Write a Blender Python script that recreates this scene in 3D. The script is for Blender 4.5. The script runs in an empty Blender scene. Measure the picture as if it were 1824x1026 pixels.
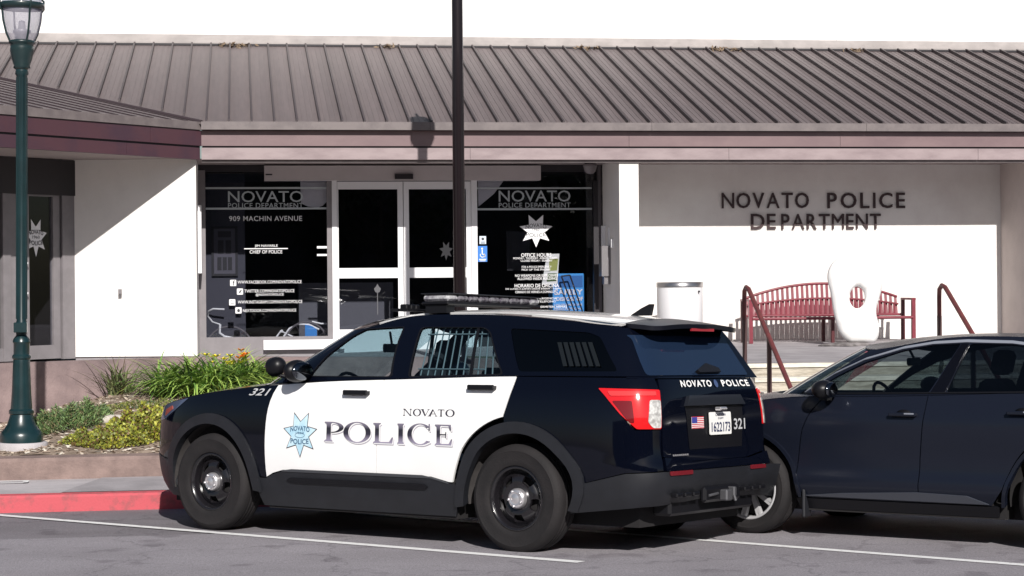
import bpy, math, random
from mathutils import Vector, Matrix
from mathutils.geometry import delaunay_2d_cdt
random.seed(7)
R=math.radians
SC=bpy.context.scene
COL=SC.collection
# ------------------------------------------------------------------ camera, sky, sun, exposure
F=3440.0; PSI=R(8.0); RHO=0.0087; HC=2.0
rv=Vector((math.cos(PSI),-math.sin(PSI),0)); fv=Vector((math.sin(PSI),math.cos(PSI),0)); uv_=Vector((0,0,1))
CAM=Vector((0,0,HC))
cd=bpy.data.cameras.new('camera'); cam=bpy.data.objects.new('camera',cd); COL.objects.link(cam)
cd.sensor_width=36; cd.lens=F/1824*36; cd.shift_y=-8/1824; cd.clip_start=.1; cd.clip_end=2000
cr=rv*math.cos(RHO)-uv_*math.sin(RHO); cu=uv_*math.cos(RHO)+rv*math.sin(RHO)
m=Matrix((cr,cu,-fv)).transposed().to_4x4(); m.translation=CAM; cam.matrix_world=m
SC.camera=cam
SUN_EL=R(33.5); SUN_AZ=R(-3.0)     # light travels towards +Y, a little to -X
sd=Vector((math.sin(SUN_AZ)*math.cos(SUN_EL),math.cos(SUN_AZ)*math.cos(SUN_EL),-math.sin(SUN_EL)))
W=bpy.data.worlds.new('World'); SC.world=W; W.use_nodes=True
nt=W.node_tree; bg=nt.nodes['Background']; sky=nt.nodes.new('ShaderNodeTexSky')
sky.sky_type='NISHITA'; sky.sun_disc=False; sky.sun_elevation=SUN_EL
sky.sun_rotation=math.atan2(-sd.x,-sd.y)
nt.links.new(sky.outputs[0],bg.inputs[0]); bg.inputs[1].default_value=.05
sl=bpy.data.lights.new('sun','SUN'); sl.energy=5.0; sl.angle=R(.5); sl.color=(1,.955,.90)
so=bpy.data.objects.new('sun',sl); COL.objects.link(so); so.location=(-5,-20,30)
so.rotation_euler=sd.to_track_quat('-Z','Y').to_euler()
SC.view_settings.view_transform='Standard'; SC.view_settings.look='None'; SC.view_settings.gamma=1
SC.view_settings.exposure=.16
SC.render.engine='CYCLES'
# ------------------------------------------------------------------ measuring helpers (pixel of the 1824x1026 survey -> world)
def ray(u,v):
    du=u-912; dv=v-513
    return fv+rv*((du-RHO*dv)/F)+uv_*(-((dv+RHO*du)+8)/F)
def onY(u,v,Y): a=ray(u,v); return CAM+a*(Y/a.y)
def onD(u,v,d): return CAM+ray(u,v)*d
def onX(u,v,X): a=ray(u,v); return CAM+a*(X/a.x)
YK=17.62; SL=.0216
def road_z(y): return SL*(YK-y) if y>6 else SL*(YK-6)-.012*(6-y)
def ground_pt(u,v):
    z=0
    for i in range(30):
        a=ray(u,v); p=CAM+a*((z-HC)/a.z); z=SL*(YK-p.y)
    return p
# ------------------------------------------------------------------ tagging
def tag(o,label=None,cat=None,group=None,kind=None):
    if label: o['label']=label
    if cat: o['category']=cat
    if group: o['group']=group
    if kind: o['kind']=kind
    return o
def empty(name,loc,rz=0):
    o=bpy.data.objects.new(name,None); o.location=loc; o.rotation_euler=(0,0,rz); COL.objects.link(o); o.empty_display_size=.2; return o
# ------------------------------------------------------------------ materials
MATS={}
def mat(name,c,rough=.6,metal=0,coat=0,var=0,vs=3,bump=0,bs=40,emit=0,spec=None,c2=None,lo=.4,hi=.6,vd=6,stretch=None,coords='Object'):
    if name in MATS: return MATS[name]
    m=bpy.data.materials.new(name); m.use_nodes=True; t=m.node_tree; b=t.nodes['Principled BSDF']
    b.inputs['Base Color'].default_value=(*c,1); b.inputs['Roughness'].default_value=rough; b.inputs['Metallic'].default_value=metal
    if coat: b.inputs['Coat Weight'].default_value=coat; b.inputs['Coat Roughness'].default_value=.03
    if spec is not None: b.inputs['Specular IOR Level'].default_value=spec
    if emit: b.inputs['Emission Color'].default_value=(*c,1); b.inputs['Emission Strength'].default_value=emit
    tc=t.nodes.new('ShaderNodeTexCoord'); vec=tc.outputs[coords]
    if stretch:
        mp=t.nodes.new('ShaderNodeMapping'); mp.inputs['Scale'].default_value=stretch; t.links.new(vec,mp.inputs[0]); vec=mp.outputs[0]
    if var or c2:
        n=t.nodes.new('ShaderNodeTexNoise'); n.inputs['Scale'].default_value=vs; n.inputs['Detail'].default_value=vd; n.inputs['Roughness'].default_value=.62
        t.links.new(vec,n.inputs['Vector'])
        r=t.nodes.new('ShaderNodeValToRGB'); r.color_ramp.elements[0].position=lo; r.color_ramp.elements[1].position=hi
        d=c2 if c2 else tuple(x*(1-var) for x in c)
        r.color_ramp.elements[0].color=(*d,1); e=tuple(min(x*(1+var),1) for x in c) if not c2 else c
        r.color_ramp.elements[1].color=(*e,1)
        t.links.new(n.outputs['Fac'],r.inputs[0]); t.links.new(r.outputs[0],b.inputs['Base Color'])
        m['ramp']=1
    if bump:
        n2=t.nodes.new('ShaderNodeTexNoise'); n2.inputs['Scale'].default_value=bs; n2.inputs['Detail'].default_value=4
        t.links.new(vec,n2.inputs['Vector'])
        bp=t.nodes.new('ShaderNodeBump'); bp.inputs['Strength'].default_value=bump; bp.inputs['Distance'].default_value=.01
        t.links.new(n2.outputs['Fac'],bp.inputs['Height']); t.links.new(bp.outputs[0],b.inputs['Normal'])
    MATS[name]=m; return m
def glass(name,tint,refl=1.0,rough=.0,ior=1.5):
    m=bpy.data.materials.new(name); m.use_nodes=True; t=m.node_tree; t.nodes.remove(t.nodes['Principled BSDF'])
    out=t.nodes['Material Output']; tr=t.nodes.new('ShaderNodeBsdfTransparent'); tr.inputs[0].default_value=(*tint,1)
    gl=t.nodes.new('ShaderNodeBsdfGlossy'); gl.inputs['Roughness'].default_value=rough; gl.inputs[0].default_value=(refl,refl,refl,1)
    fr=t.nodes.new('ShaderNodeFresnel'); ge=t.nodes.new('ShaderNodeNewGeometry'); ma=t.nodes.new('ShaderNodeMapRange'); ma.inputs['To Min'].default_value=ior; ma.inputs['To Max'].default_value=1/ior
    t.links.new(ge.outputs['Backfacing'],ma.inputs['Value']); t.links.new(ma.outputs[0],fr.inputs[0])
    mx=t.nodes.new('ShaderNodeMixShader'); t.links.new(fr.outputs[0],mx.inputs[0]); t.links.new(tr.outputs[0],mx.inputs[1]); t.links.new(gl.outputs[0],mx.inputs[2])
    t.links.new(mx.outputs[0],out.inputs[0]); MATS[name]=m; return m
# ------------------------------------------------------------------ mesh builder
def frosted(name,c,tr):
    m=bpy.data.materials.new(name); m.use_nodes=True; t=m.node_tree; b=t.nodes['Principled BSDF']; b.inputs['Base Color'].default_value=(*c,1); b.inputs['Roughness'].default_value=.12
    a=t.nodes.new('ShaderNodeBsdfTranslucent'); a.inputs[0].default_value=(*c,1); tp=t.nodes.new('ShaderNodeBsdfTransparent'); m1=t.nodes.new('ShaderNodeMixShader'); m2=t.nodes.new('ShaderNodeMixShader')
    m1.inputs[0].default_value=.5; m2.inputs[0].default_value=tr; t.links.new(b.outputs[0],m1.inputs[1]); t.links.new(a.outputs[0],m1.inputs[2]); t.links.new(m1.outputs[0],m2.inputs[1]); t.links.new(tp.outputs[0],m2.inputs[2]); t.links.new(m2.outputs[0],t.nodes['Material Output'].inputs[0]); MATS[name]=m; return m
class MB:
    def __init__(s): s.v=[]; s.f=[]; s.mi=[]; s.sm=[]
    def add(s,vs,fs,mi=0,smooth=False):
        o=len(s.v); s.v+= [Vector(p) for p in vs]
        for f in fs: s.f.append([i+o for i in f]); s.mi.append(mi); s.sm.append(smooth)
    def box(s,a,b,mi=0,M=None,bev=0):
        x0,y0,z0=[min(a[i],b[i]) for i in range(3)]; x1,y1,z1=[max(a[i],b[i]) for i in range(3)]
        if bev:
            e=bev; vs=[];
            # chamfered box: 24 verts
            pts=[]
            for sx in(0,1):
                for sy in(0,1):
                    for sz in(0,1):
                        X=(x0,x1)[sx];Y=(y0,y1)[sy];Z=(z0,z1)[sz]; dx=e*(1-2*sx);dy=e*(1-2*sy);dz=e*(1-2*sz)
                        pts+= [(X,Y+dy,Z+dz),(X+dx,Y,Z+dz),(X+dx,Y+dy,Z)]
            I=lambda sx,sy,sz,k:((sx*2+sy)*2+sz)*3+k
            fs=[]
            for sx in(0,1): q=[I(sx,0,0,0),I(sx,1,0,0),I(sx,1,1,0),I(sx,0,1,0)]; fs.append(q if sx else q[::-1])
            for sy in(0,1): q=[I(0,sy,0,1),I(0,sy,1,1),I(1,sy,1,1),I(1,sy,0,1)]; fs.append(q if sy else q[::-1])
            for sz in(0,1): q=[I(0,0,sz,2),I(1,0,sz,2),I(1,1,sz,2),I(0,1,sz,2)]; fs.append(q if sz else q[::-1])
            for a_ in(0,1):
                for b_ in(0,1):
                    fs.append([I(a_,b_,0,0),I(a_,b_,1,0),I(a_,b_,1,1),I(a_,b_,0,1)] if (a_==b_) else [I(a_,b_,0,1),I(a_,b_,1,1),I(a_,b_,1,0),I(a_,b_,0,0)])
                    fs.append([I(a_,0,b_,0),I(a_,1,b_,0),I(a_,1,b_,2),I(a_,0,b_,2)][::(-1 if a_==b_ else 1)])
                    fs.append([I(0,a_,b_,1),I(1,a_,b_,1),I(1,a_,b_,2),I(0,a_,b_,2)][::(1 if a_==b_ else -1)])
            for sx in(0,1):
                for sy in(0,1):
                    for sz in(0,1):
                        q=[I(sx,sy,sz,k) for k in range(3)]; fs.append(q if (sx+sy+sz)%2==1 else q[::-1])
            vs=pts
        else:
            vs=[(x0,y0,z0),(x1,y0,z0),(x1,y1,z0),(x0,y1,z0),(x0,y0,z1),(x1,y0,z1),(x1,y1,z1),(x0,y1,z1)]
            fs=[(0,3,2,1),(4,5,6,7),(0,1,5,4),(1,2,6,5),(2,3,7,6),(3,0,4,7)]
        if M: vs=[M@Vector(p) for p in vs]
        s.add(vs,fs,mi)
    def prism(s,poly,a,b,axis='y',mi=0,M=None,smooth=False):
        """poly in 2d, extruded along axis from a to b"""
        def P(p,t): return {'y':(p[0],t,p[1]),'z':(p[0],p[1],t),'x':(t,p[0],p[1])}[axis]
        n=len(poly); vs=[P(p,a) for p in poly]+[P(p,b) for p in poly]
        if M: vs=[M@Vector(p) for p in vs]
        fs=[list(range(n)),list(range(2*n-1,n-1,-1))]
        s.add(vs,fs,mi); s.add(vs,[(i,i+n,(i+1)%n+n,(i+1)%n) for i in range(n)],mi,smooth)
    def tube(s,pts,r,n=10,mi=0,cap=True,flat=None):
        pts=[Vector(p) for p in pts]; rs=r if isinstance(r,(list,tuple)) else [r]*len(pts)
        up=Vector((0,0,1)); vs=[]; prev=None
        for i,p in enumerate(pts):
            if i==0: d=pts[1]-p
            elif i==len(pts)-1: d=p-pts[i-1]
            else: d=(pts[i+1]-p).normalized()+(p-pts[i-1]).normalized()
            d.normalize()
            if prev is None:
                a=d.cross(up)
                if a.length<.1: a=d.cross(Vector((1,0,0)))
                a.normalize()
            else:
                a=prev-d*prev.dot(d); a.normalize()
            prev=a; b=d.cross(a)
            for k in range(n):
                t=2*math.pi*k/n
                vs.append(p+a*math.cos(t)*rs[i]+b*math.sin(t)*rs[i]*(flat or 1))
        fs=[]
        for i in range(len(pts)-1):
            for k in range(n):
                fs.append((i*n+k,i*n+(k+1)%n,(i+1)*n+(k+1)%n,(i+1)*n+k))
        s.add(vs,fs,mi,True)
        if cap: s.add(vs[:n],[list(range(n))[::-1]],mi); s.add(vs[-n:],[list(range(n))],mi)
    def lathe(s,prof,n=32,mi=0,M=None,a0=0,a1=2*math.pi,smooth=True,split=None):
        """prof: (r,h) along z"""
        full=abs(a1-a0-2*math.pi)<1e-6; k=n if full else n+1; vs=[]
        for r,h in prof:
            for i in range(k):
                t=a0+(a1-a0)*i/n; vs.append((r*math.cos(t),r*math.sin(t),h))
        if M: vs=[M@Vector(p) for p in vs]
        fs=[]
        for j in range(len(prof)-1):
            for i in range(n):
                i2=(i+1)%k
                fs.append((j*k+i,j*k+i2,(j+1)*k+i2,(j+1)*k+i))
        s.add(vs,fs,mi,smooth)
    def build(s,name,mats,parent=None,loc=None,sharp=None):
        me=bpy.data.meshes.new(name); me.from_pydata([tuple(v) for v in s.v],[],s.f)
        if not isinstance(mats,(list,tuple)): mats=[mats]
        for m_ in mats: me.materials.append(m_)
        me.polygons.foreach_set('material_index',s.mi); me.polygons.foreach_set('use_smooth',s.sm); me.update()
        if sharp: me.set_sharp_from_angle(angle=R(sharp))
        o=bpy.data.objects.new(name,me); COL.objects.link(o)
        if parent: o.parent=parent
        if loc is not None: o.location=loc
        return o
def recenter(o,p):
    """move a mesh's origin to world point p without moving it"""
    p=Vector(p)
    for v in o.data.vertices: v.co-=p
    o.location=p; return o
# ------------------------------------------------------------------ 2d triangulation and curved patches
def pin(p,poly):
    x,y=p; c=False; j=len(poly)-1
    for i in range(len(poly)):
        a=poly[i]; b=poly[j]
        if (a[1]>y)!=(b[1]>y) and x<(b[0]-a[0])*(y-a[1])/(b[1]-a[1])+a[0]: c=not c
        j=i
    return c
def dens(poly,st):
    out=[]
    for i in range(len(poly)):
        a=poly[i]; b=poly[(i+1)%len(poly)]; L=math.hypot(b[0]-a[0],b[1]-a[1]); n=max(1,int(L/st+.5))
        for k in range(n): out.append((a[0]+(b[0]-a[0])*k/n,a[1]+(b[1]-a[1])*k/n))
    return out
def tri2d(outer,holes=(),st=.05):
    loops=[dens(outer,st)]+[dens(h,st) for h in holes]
    vs=[];ed=[]
    for L in loops:
        o=len(vs); vs+=L; ed+=[(o+i,o+(i+1)%len(L)) for i in range(len(L))]
    xs=[p[0] for p in loops[0]]; ys=[p[1] for p in loops[0]]
    x=math.floor(min(xs)/st)*st; bnd=list(vs); cell={}
    for p in bnd: cell.setdefault((int(p[0]//st),int(p[1]//st)),[]).append(p)
    while x<max(xs):
        y=math.floor(min(ys)/st)*st
        while y<max(ys):
            p=(x,y)
            if pin(p,loops[0]) and not any(pin(p,h) for h in loops[1:]):
                cx,cy=int(x//st),int(y//st); ok=True
                for i in(-1,0,1):
                    for j in(-1,0,1):
                        for q in cell.get((cx+i,cy+j),()):
                            if math.hypot(q[0]-x,q[1]-y)<st*.45: ok=False
                if ok: vs.append(p)
            y+=st
        x+=st
    r=delaunay_2d_cdt([Vector(p) for p in vs],ed,[],0,1e-6)
    V=[(p.x,p.y) for p in r[0]]; T=[]
    for f in r[2]:
        if len(f)<3: continue
        c=(sum(V[i][0] for i in f)/len(f),sum(V[i][1] for i in f)/len(f))
        if pin(c,loops[0]) and not any(pin(c,h) for h in loops[1:]): T.append(list(f))
    return V,T
def patch(name,outer,mapf,m,parent,holes=(),st=.06,off=0.0,thick=.018,ref=Vector((0,0,.8)),mirror=False,mi_fn=None,both=False,tri=None):
    V,T=tri if tri else tri2d(outer,holes,st)
    h=.004; P=[];N=[]
    for a,b in V:
        p=Vector(mapf(a,b)); da=Vector(mapf(a+h,b))-Vector(mapf(a-h,b)); db=Vector(mapf(a,b+h))-Vector(mapf(a,b-h))
        n=da.cross(db)
        if n.length<1e-12: n=p-ref
        n.normalize()
        if n.dot(p-ref)<0: n=-n
        P.append(p+n*off); N.append(n)
    ec={}
    F_=[]
    for f in T:
        fn=(P[f[1]]-P[f[0]]).cross(P[f[2]]-P[f[0]])
        if fn.dot(N[f[0]])<0: f=f[::-1]
        F_.append(f)
        for i in range(len(f)):
            k=(f[i],f[(i+1)%len(f)]); ec[k]=ec.get(k,0)+1
    objs=[]
    for sgn in ((1,-1) if both else ((-1,) if mirror else (1,))):
        vs=[Vector((p.x,p.y*sgn,p.z)) for p in P]; ns=[Vector((n.x,n.y*sgn,n.z)) for n in N]
        faces=[];ln=[]; nv=len(vs); allv=list(vs)
        for f in F_:
            g=f if sgn>0 else f[::-1]
            faces.append(g); ln+=[tuple(ns[i]) for i in g]
        if thick:
            for (a,b) in [k for k in ec if (k[1],k[0]) not in ec]:
                o=len(allv)
                allv+= [vs[a],vs[b],vs[b]-ns[b]*thick,vs[a]-ns[a]*thick]
                q=[o+1,o,o+3,o+2] if sgn>0 else [o,o+1,o+2,o+3]
                faces.append(q); fn=(allv[q[1]]-allv[q[0]]).cross(allv[q[2]]-allv[q[1]])
                fn=fn.normalized() if fn.length>1e-12 else ns[a]
                ln+=[tuple(fn)]*4
        me=bpy.data.meshes.new(name); me.from_pydata([tuple(v) for v in allv],[],faces); me.update()
        me.polygons.foreach_set('use_smooth',[True]*len(faces))
        me.normals_split_custom_set(ln); me.materials.append(m)
        o=bpy.data.objects.new(name,me); COL.objects.link(o); o.parent=parent; objs.append(o)
    return objs[0] if len(objs)==1 else objs
def arc(cx,cz,r,a0,a1,n=20,rz=None):
    rz=rz or r
    return [(cx+r*math.cos(R(a0+(a1-a0)*i/n)),cz+rz*math.sin(R(a0+(a1-a0)*i/n))) for i in range(n+1)]
def rpoly(pts,r,n=4):
    """round the corners of a polygon"""
    out=[]; N=len(pts)
    for i in range(N):
        p=Vector(pts[i]);a=Vector(pts[i-1]);b=Vector(pts[(i+1)%N])
        ra=min(r,(a-p).length*.45); rb=min(r,(b-p).length*.45)
        A=p+(a-p).normalized()*ra;B=p+(b-p).normalized()*rb
        for k in range(n+1):
            t=k/n; q=A*(1-t)**2+p*2*t*(1-t)+B*t*t; out.append((q.x,q.y))
    return out
# ------------------------------------------------------------------ lettering
TC={}
def text2d(s,bold=0,space=1.0):
    key=(s,bold,space)
    if key in TC: return TC[key]
    cu_=bpy.data.curves.new('t','FONT'); cu_.body=s; cu_.offset=bold; cu_.space_character=space; cu_.resolution_u=3
    ob=bpy.data.objects.new('t',cu_); COL.objects.link(ob)
    dg=bpy.context.evaluated_depsgraph_get(); me=bpy.data.meshes.new_from_object(ob.evaluated_get(dg))
    V=[(v.co.x,v.co.y) for v in me.vertices]; T=[list(p.vertices) for p in me.polygons]
    bpy.data.objects.remove(ob); bpy.data.curves.remove(cu_); bpy.data.meshes.remove(me)
    x0=min(p[0] for p in V);x1=max(p[0] for p in V);y0=min(p[1] for p in V);y1=max(p[1] for p in V)
    TC[key]=([((p[0]-x0)/(x1-x0),(p[1]-y0)/(y1-y0)) for p in V],T,(x1-x0)/(y1-y0)); return TC[key]
class TX:
    """several pieces of flat artwork joined into one mesh: each is (verts, faces) in 2d, then mapped"""
    def __init__(s): s.V=[]; s.T=[]; s.L=[]
    def raw(s,V,T,layer=0):
        o=len(s.V); s.V+=list(V); s.L+=[layer]*len(V); s.T+=[[i+o for i in f] for f in T]
    def text(s,t,x0,x1,y0,y1,bold=0,slant=0,fn=None,layer=0,space=1.0):
        V,T,_=text2d(t,bold,space); W_=[(x0+(x1-x0)*a+slant*b*(y1-y0),y0+(y1-y0)*b) for a,b in V]
        if fn: W_=[fn(*p) for p in W_]
        s.raw(W_,T,layer)
    def poly(s,p,layer=0,holes=(),st=1e3):
        V,T=tri2d(p,holes,st); s.raw(V,T,layer)
    def rect(s,x0,x1,y0,y1,layer=0): s.raw([(x0,y0),(x1,y0),(x1,y1),(x0,y1)],[[0,1,2,3]],layer)
    def build(s,name,mapf,m,parent,off=.004,lay=.0006):
        """mapf(x,y,off) -> point"""
        me=bpy.data.meshes.new(name); me.from_pydata([tuple(mapf(p[0],p[1],off+lay*l)) for p,l in zip(s.V,s.L)],[],s.T); me.materials.append(m); me.update()
        o=bpy.data.objects.new(name,me); COL.objects.link(o); o.parent=parent; return o
def star7(cx,cy,rx,ry,inner=.5,down=True):
    p=[]
    for i in range(14):
        a=-math.pi/2+math.pi*i/7; k=1 if i%2==0 else inner
        p.append((cx+rx*k*math.cos(a),cy+ry*k*math.sin(a)))
    return p
def arcfn(cx,cy,k):
    return lambda x,y:(x,y+k*((x-cx)**2))
# ------------------------------------------------------------------ ground and street (the setting)
def sheet(name,pts,m,kind='structure',zoff=0):
    b=MB(); b.add([(p[0],p[1],p[2]+zoff) for p in pts],[list(range(len(pts)))]); o=b.build(name,m); tag(o,kind=kind); return o
def asphalt_mat(name,base,c2,patch=None):
    m=bpy.data.materials.new(name); m.use_nodes=True; t=m.node_tree; b=t.nodes['Principled BSDF']; b.inputs['Roughness'].default_value=.85
    tc=t.nodes.new('ShaderNodeTexCoord')
    def noise(s,d,ro=.6):
        n=t.nodes.new('ShaderNodeTexNoise'); n.inputs['Scale'].default_value=s; n.inputs['Detail'].default_value=d; n.inputs['Roughness'].default_value=ro; t.links.new(tc.outputs['Object'],n.inputs[0]); return n.outputs['Fac']
    def ramp(f,a,b_,lo,hi):
        r=t.nodes.new('ShaderNodeValToRGB'); r.color_ramp.elements[0].position=lo; r.color_ramp.elements[1].position=hi
        r.color_ramp.elements[0].color=(*a,1); r.color_ramp.elements[1].color=(*b_,1); t.links.new(f,r.inputs[0]); return r.outputs[0]
    big=ramp(noise(.9,5),c2,base,.38,.62)
    spots=ramp(noise(2.3,3,.5),(.62,.60,.62),(1,1,1),.33,.40)
    fine=ramp(noise(90,2,.8),(.45,.45,.45),(1.5,1.5,1.5),.3,.7)
    mx=t.nodes.new('ShaderNodeMix'); mx.data_type='RGBA'; mx.blend_type='MULTIPLY'; mx.inputs[0].default_value=.75
    vo=t.nodes.new('ShaderNodeTexVoronoi'); vo.feature='DISTANCE_TO_EDGE'; vo.inputs['Scale'].default_value=.55
    nz=t.nodes.new('ShaderNodeTexNoise'); nz.inputs['Scale'].default_value=3; nz.inputs['Detail'].default_value=5; t.links.new(tc.outputs['Object'],nz.inputs[0])
    vm=t.nodes.new('ShaderNodeMix'); vm.data_type='RGBA'; vm.blend_type='LINEAR_LIGHT'; vm.inputs[0].default_value=.35; t.links.new(tc.outputs['Object'],vm.inputs[6]); t.links.new(nz.outputs['Color'],vm.inputs[7]); t.links.new(vm.outputs[2],vo.inputs['Vector'])
    crack=ramp(vo.outputs['Distance'],(.55,.54,.56),(1,1,1),.003,.010)
    mx0=t.nodes.new('ShaderNodeMix'); mx0.data_type='RGBA'; mx0.blend_type='MULTIPLY'; mx0.inputs[0].default_value=.7; t.links.new(big,mx0.inputs[6]); t.links.new(spots,mx0.inputs[7])
    mx1=t.nodes.new('ShaderNodeMix'); mx1.data_type='RGBA'; mx1.blend_type='MULTIPLY'; mx1.inputs[0].default_value=.55; t.links.new(mx0.outputs[2],mx1.inputs[6]); t.links.new(crack,mx1.inputs[7])
    t.links.new(mx1.outputs[2],mx.inputs[6]); t.links.new(fine,mx.inputs[7]); t.links.new(mx.outputs[2],b.inputs['Base Color'])
    bp=t.nodes.new('ShaderNodeBump'); bp.inputs['Strength'].default_value=.5; bp.inputs['Distance'].default_value=.006
    t.links.new(noise(120,2),bp.inputs['Height']); t.links.new(bp.outputs[0],b.inputs['Normal']); return m
M_road=asphalt_mat('asphalt',(.20,.186,.205),(.165,.153,.168))
M_lane=asphalt_mat('asphalt_lane',(.275,.258,.282),(.235,.22,.24))
M_paint=mat('road_paint',(.80,.80,.80),.7,var=.06,vs=14,bump=.3,bs=120,c2=(.42,.40,.41),lo=.30,hi=.42)
M_conc=mat('concrete',(.42,.395,.41),.9,var=.10,vs=2.5,bump=.4,bs=70)
M_conc2=mat('concrete_dark',(.32,.30,.315),.9,var=.12,vs=2.5,bump=.4,bs=70)
M_red=mat('red_kerb_paint',(.52,.09,.11),.8,c2=(.36,.09,.10),vs=9,lo=.35,hi=.5,bump=.3,bs=60)
M_bord=mat('border_concrete',(.27,.195,.175),.92,c2=(.16,.115,.105),vs=5,lo=.3,hi=.65,bump=.6,bs=45)
M_ret=mat('retaining_concrete',(.34,.255,.25),.92,c2=(.16,.12,.125),vs=2.2,lo=.3,hi=.7,bump=.5,bs=35)
M_step=mat('step_stone',(.72,.68,.60),.85,c2=(.45,.41,.35),vs=6,lo=.30,hi=.55,bump=.4,bs=50,stretch=(1,3,6))
M_stepr=mat('step_riser',(.50,.46,.39),.85,c2=(.24,.21,.17),vs=5,lo=.3,hi=.6,bump=.4,bs=50,stretch=(1,3,6))
XL,XR=-60,70
b=MB(); ys=[-140,-60,-24,6,YK]
zz=lambda y: road_z(max(y,-24))
b.add([(x,y,zz(y)-.0) for y in ys for x in (XL,XR)],[(2*i,2*i+1,2*i+3,2*i+2) for i in range(len(ys)-1)])
road=tag(b.build('road',M_road),kind='structure')
# lighter worn travel lane: starts past the parking stalls
p=ground_pt(0,962); q=ground_pt(1824,1050)
LY=ground_pt(300,953).y
b=MB(); b.add([(XL,-24,zz(-24)+.004),(XR,-24,zz(-24)+.004),(XR,6,zz(6)+.004),(XL,6,zz(6)+.004),(XR,LY-.15,zz(LY-.15)+.004),(XL,LY+.05,zz(LY+.05)+.004)],[(0,1,2,3),(3,2,4,5)])
tag(b.build('travel_lane',M_lane),kind='structure')
def stripe(name,a,b_,w):
    d=(b_-a).normalized(); s=Vector((-d.y,d.x,0))*w/2; v=[]; n=14
    mb=MB()
    for i in range(n+1):
        p=a.lerp(b_,i/n); 
        for k in(-1,1): q=p+s*k; v.append((q.x,q.y,road_z(q.y)+.008))
    mb.add(v,[(2*i,2*i+1,2*i+3,2*i+2) for i in range(n)]); return tag(mb.build(name,M_paint),kind='structure')
a=ground_pt(0,919); c=ground_pt(1035,1003)
stripe('stall_line',a+(a-c).normalized()*.55,c,.10)
a=ground_pt(1055,948); c=ground_pt(1824,1008); d=(a-c).normalized()
stripe('stall_line',a+d*2.6,c-d*.4,.10)
# kerb, sidewalk
b=MB(); b.prism([(YK,-.3),(YK,.13),(YK+.02,.15),(YK+.17,.152),(YK+.17,-.3)],XL,XR,'x')
kerb=tag(b.build('kerb',M_red),kind='structure')
YB=19.02
b=MB(); b.add([(XL,YK+.17,.151),(XR,YK+.17,.151),(XR,40,.19),(XL,40,.19)],[(0,1,2,3)]); tag(b.build('sidewalk',M_conc),kind='structure')
# darker slabs of the sidewalk with joints
sx=onD(118,865,17.9).x
b=MB()
for k,(x0,x1) in enumerate([(sx,sx+2.1),(sx+2.12,sx+4.3),(sx+4.32,sx+6.4)]):
    b.add([(x0,YK+.175,.156),(x1,YK+.175,.156),(x1,YB-.01,.163+.0),(x0+.28*(k==0),YB-.01,.163)],[(0,1,2,3)])
tag(b.build('sidewalk_slab',M_conc2),kind='structure')
b=MB(); p=onD(0,863,18.25); q=onD(50,862,18.25)
xx=[p.x-.5,q.x-.04,q.x,q.x-.04,p.x-.5]
yy=p.y
b.add([(p.x-.5,yy-.09,.166),(q.x-.05,yy-.09,.166),(q.x-.05,yy-.045,.166),(p.x-.5,yy-.045,.166),(p.x-.5,yy+.05,.168),(q.x-.05,yy+.05,.168),(q.x-.05,yy+.10,.168),(p.x-.5,yy+.10,.168),(q.x,yy-.07,.166),(q.x,yy+.08,.168)],[(0,1,2,3),(4,5,6,7),(1,8,9,6,5,2)])
tag(b.build('sidewalk_marking',M_paint),kind='structure')
# border kerb round the planter
b=MB(); b.prism([(YB,.1),(YB,.33),(YB+.03,.36),(YB+.28,.365),(YB+.28,.1)],-14,5.2,'x')
o=b.build('planter_border',M_bord); recenter(o,(-2,YB,.1)); tag(o,'low brown concrete border between the sidewalk and the planted bed','border')
# retaining wall: three straight runs
A=onD(-160,640,21.6); B=onD(350,640,24.6); 
A=A-(B-A).normalized()*5.5
RW=[(A.x,A.y),(B.x,B.y),(2.6,B.y+.02),(5.35,21.45)]
TOP=[1.17,1.10,1.05,1.0]
b=MB(); T_=.22
def offp(i):
    p=Vector(RW[i]); 
    ds=[]
    if i>0: ds.append((Vector(RW[i])-Vector(RW[i-1])).normalized())
    if i<len(RW)-1: ds.append((Vector(RW[i+1])-Vector(RW[i])).normalized())
    n=sum(((Vector((-d.y,d.x))) for d in ds),Vector((0,0))).normalized(); return p+n*T_
v=[]
for i in range(4):
    p=Vector(RW[i]); q=offp(i); v+=[(p.x,p.y,.1),(p.x,p.y,TOP[i]),(q.x,q.y,TOP[i]),(q.x,q.y,.1)]
b.add(v,[(4*i+k,4*i+4+k,4*i+4+(k+1)%4,4*i+(k+1)%4) for i in range(3) for k in range(4)]+[(0,1,2,3),(15,14,13,12)])
o=b.build('retaining_wall',M_ret); recenter(o,(B.x,B.y,.1)); tag(o,'weathered pinkish concrete retaining wall behind the planted bed','wall')
# plaza floor behind it
YE=26.03; YW=27.33
def plaza_z(x,y):
    t=min(max((y-21.4)/6,0),1); s=min(max((x-1.0)/3.5,0),1)
    return (1.0+.03*t)*(1-s)+(1.06+.08*t)*s
P_=[offp(i) for i in range(4)]
poly=[(P_[0].x,P_[0].y),(P_[1].x,P_[1].y),(P_[2].x,P_[2].y),(5.5,21.5),(16,21.5),(16,28.5),(-12,28.5)]
V,T=tri2d(poly,(),.7); b=MB(); b.add([(x,y,plaza_z(x,y)) for x,y in V],T); tag(b.build('plaza_floor',M_conc2),kind='structure')
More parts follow.
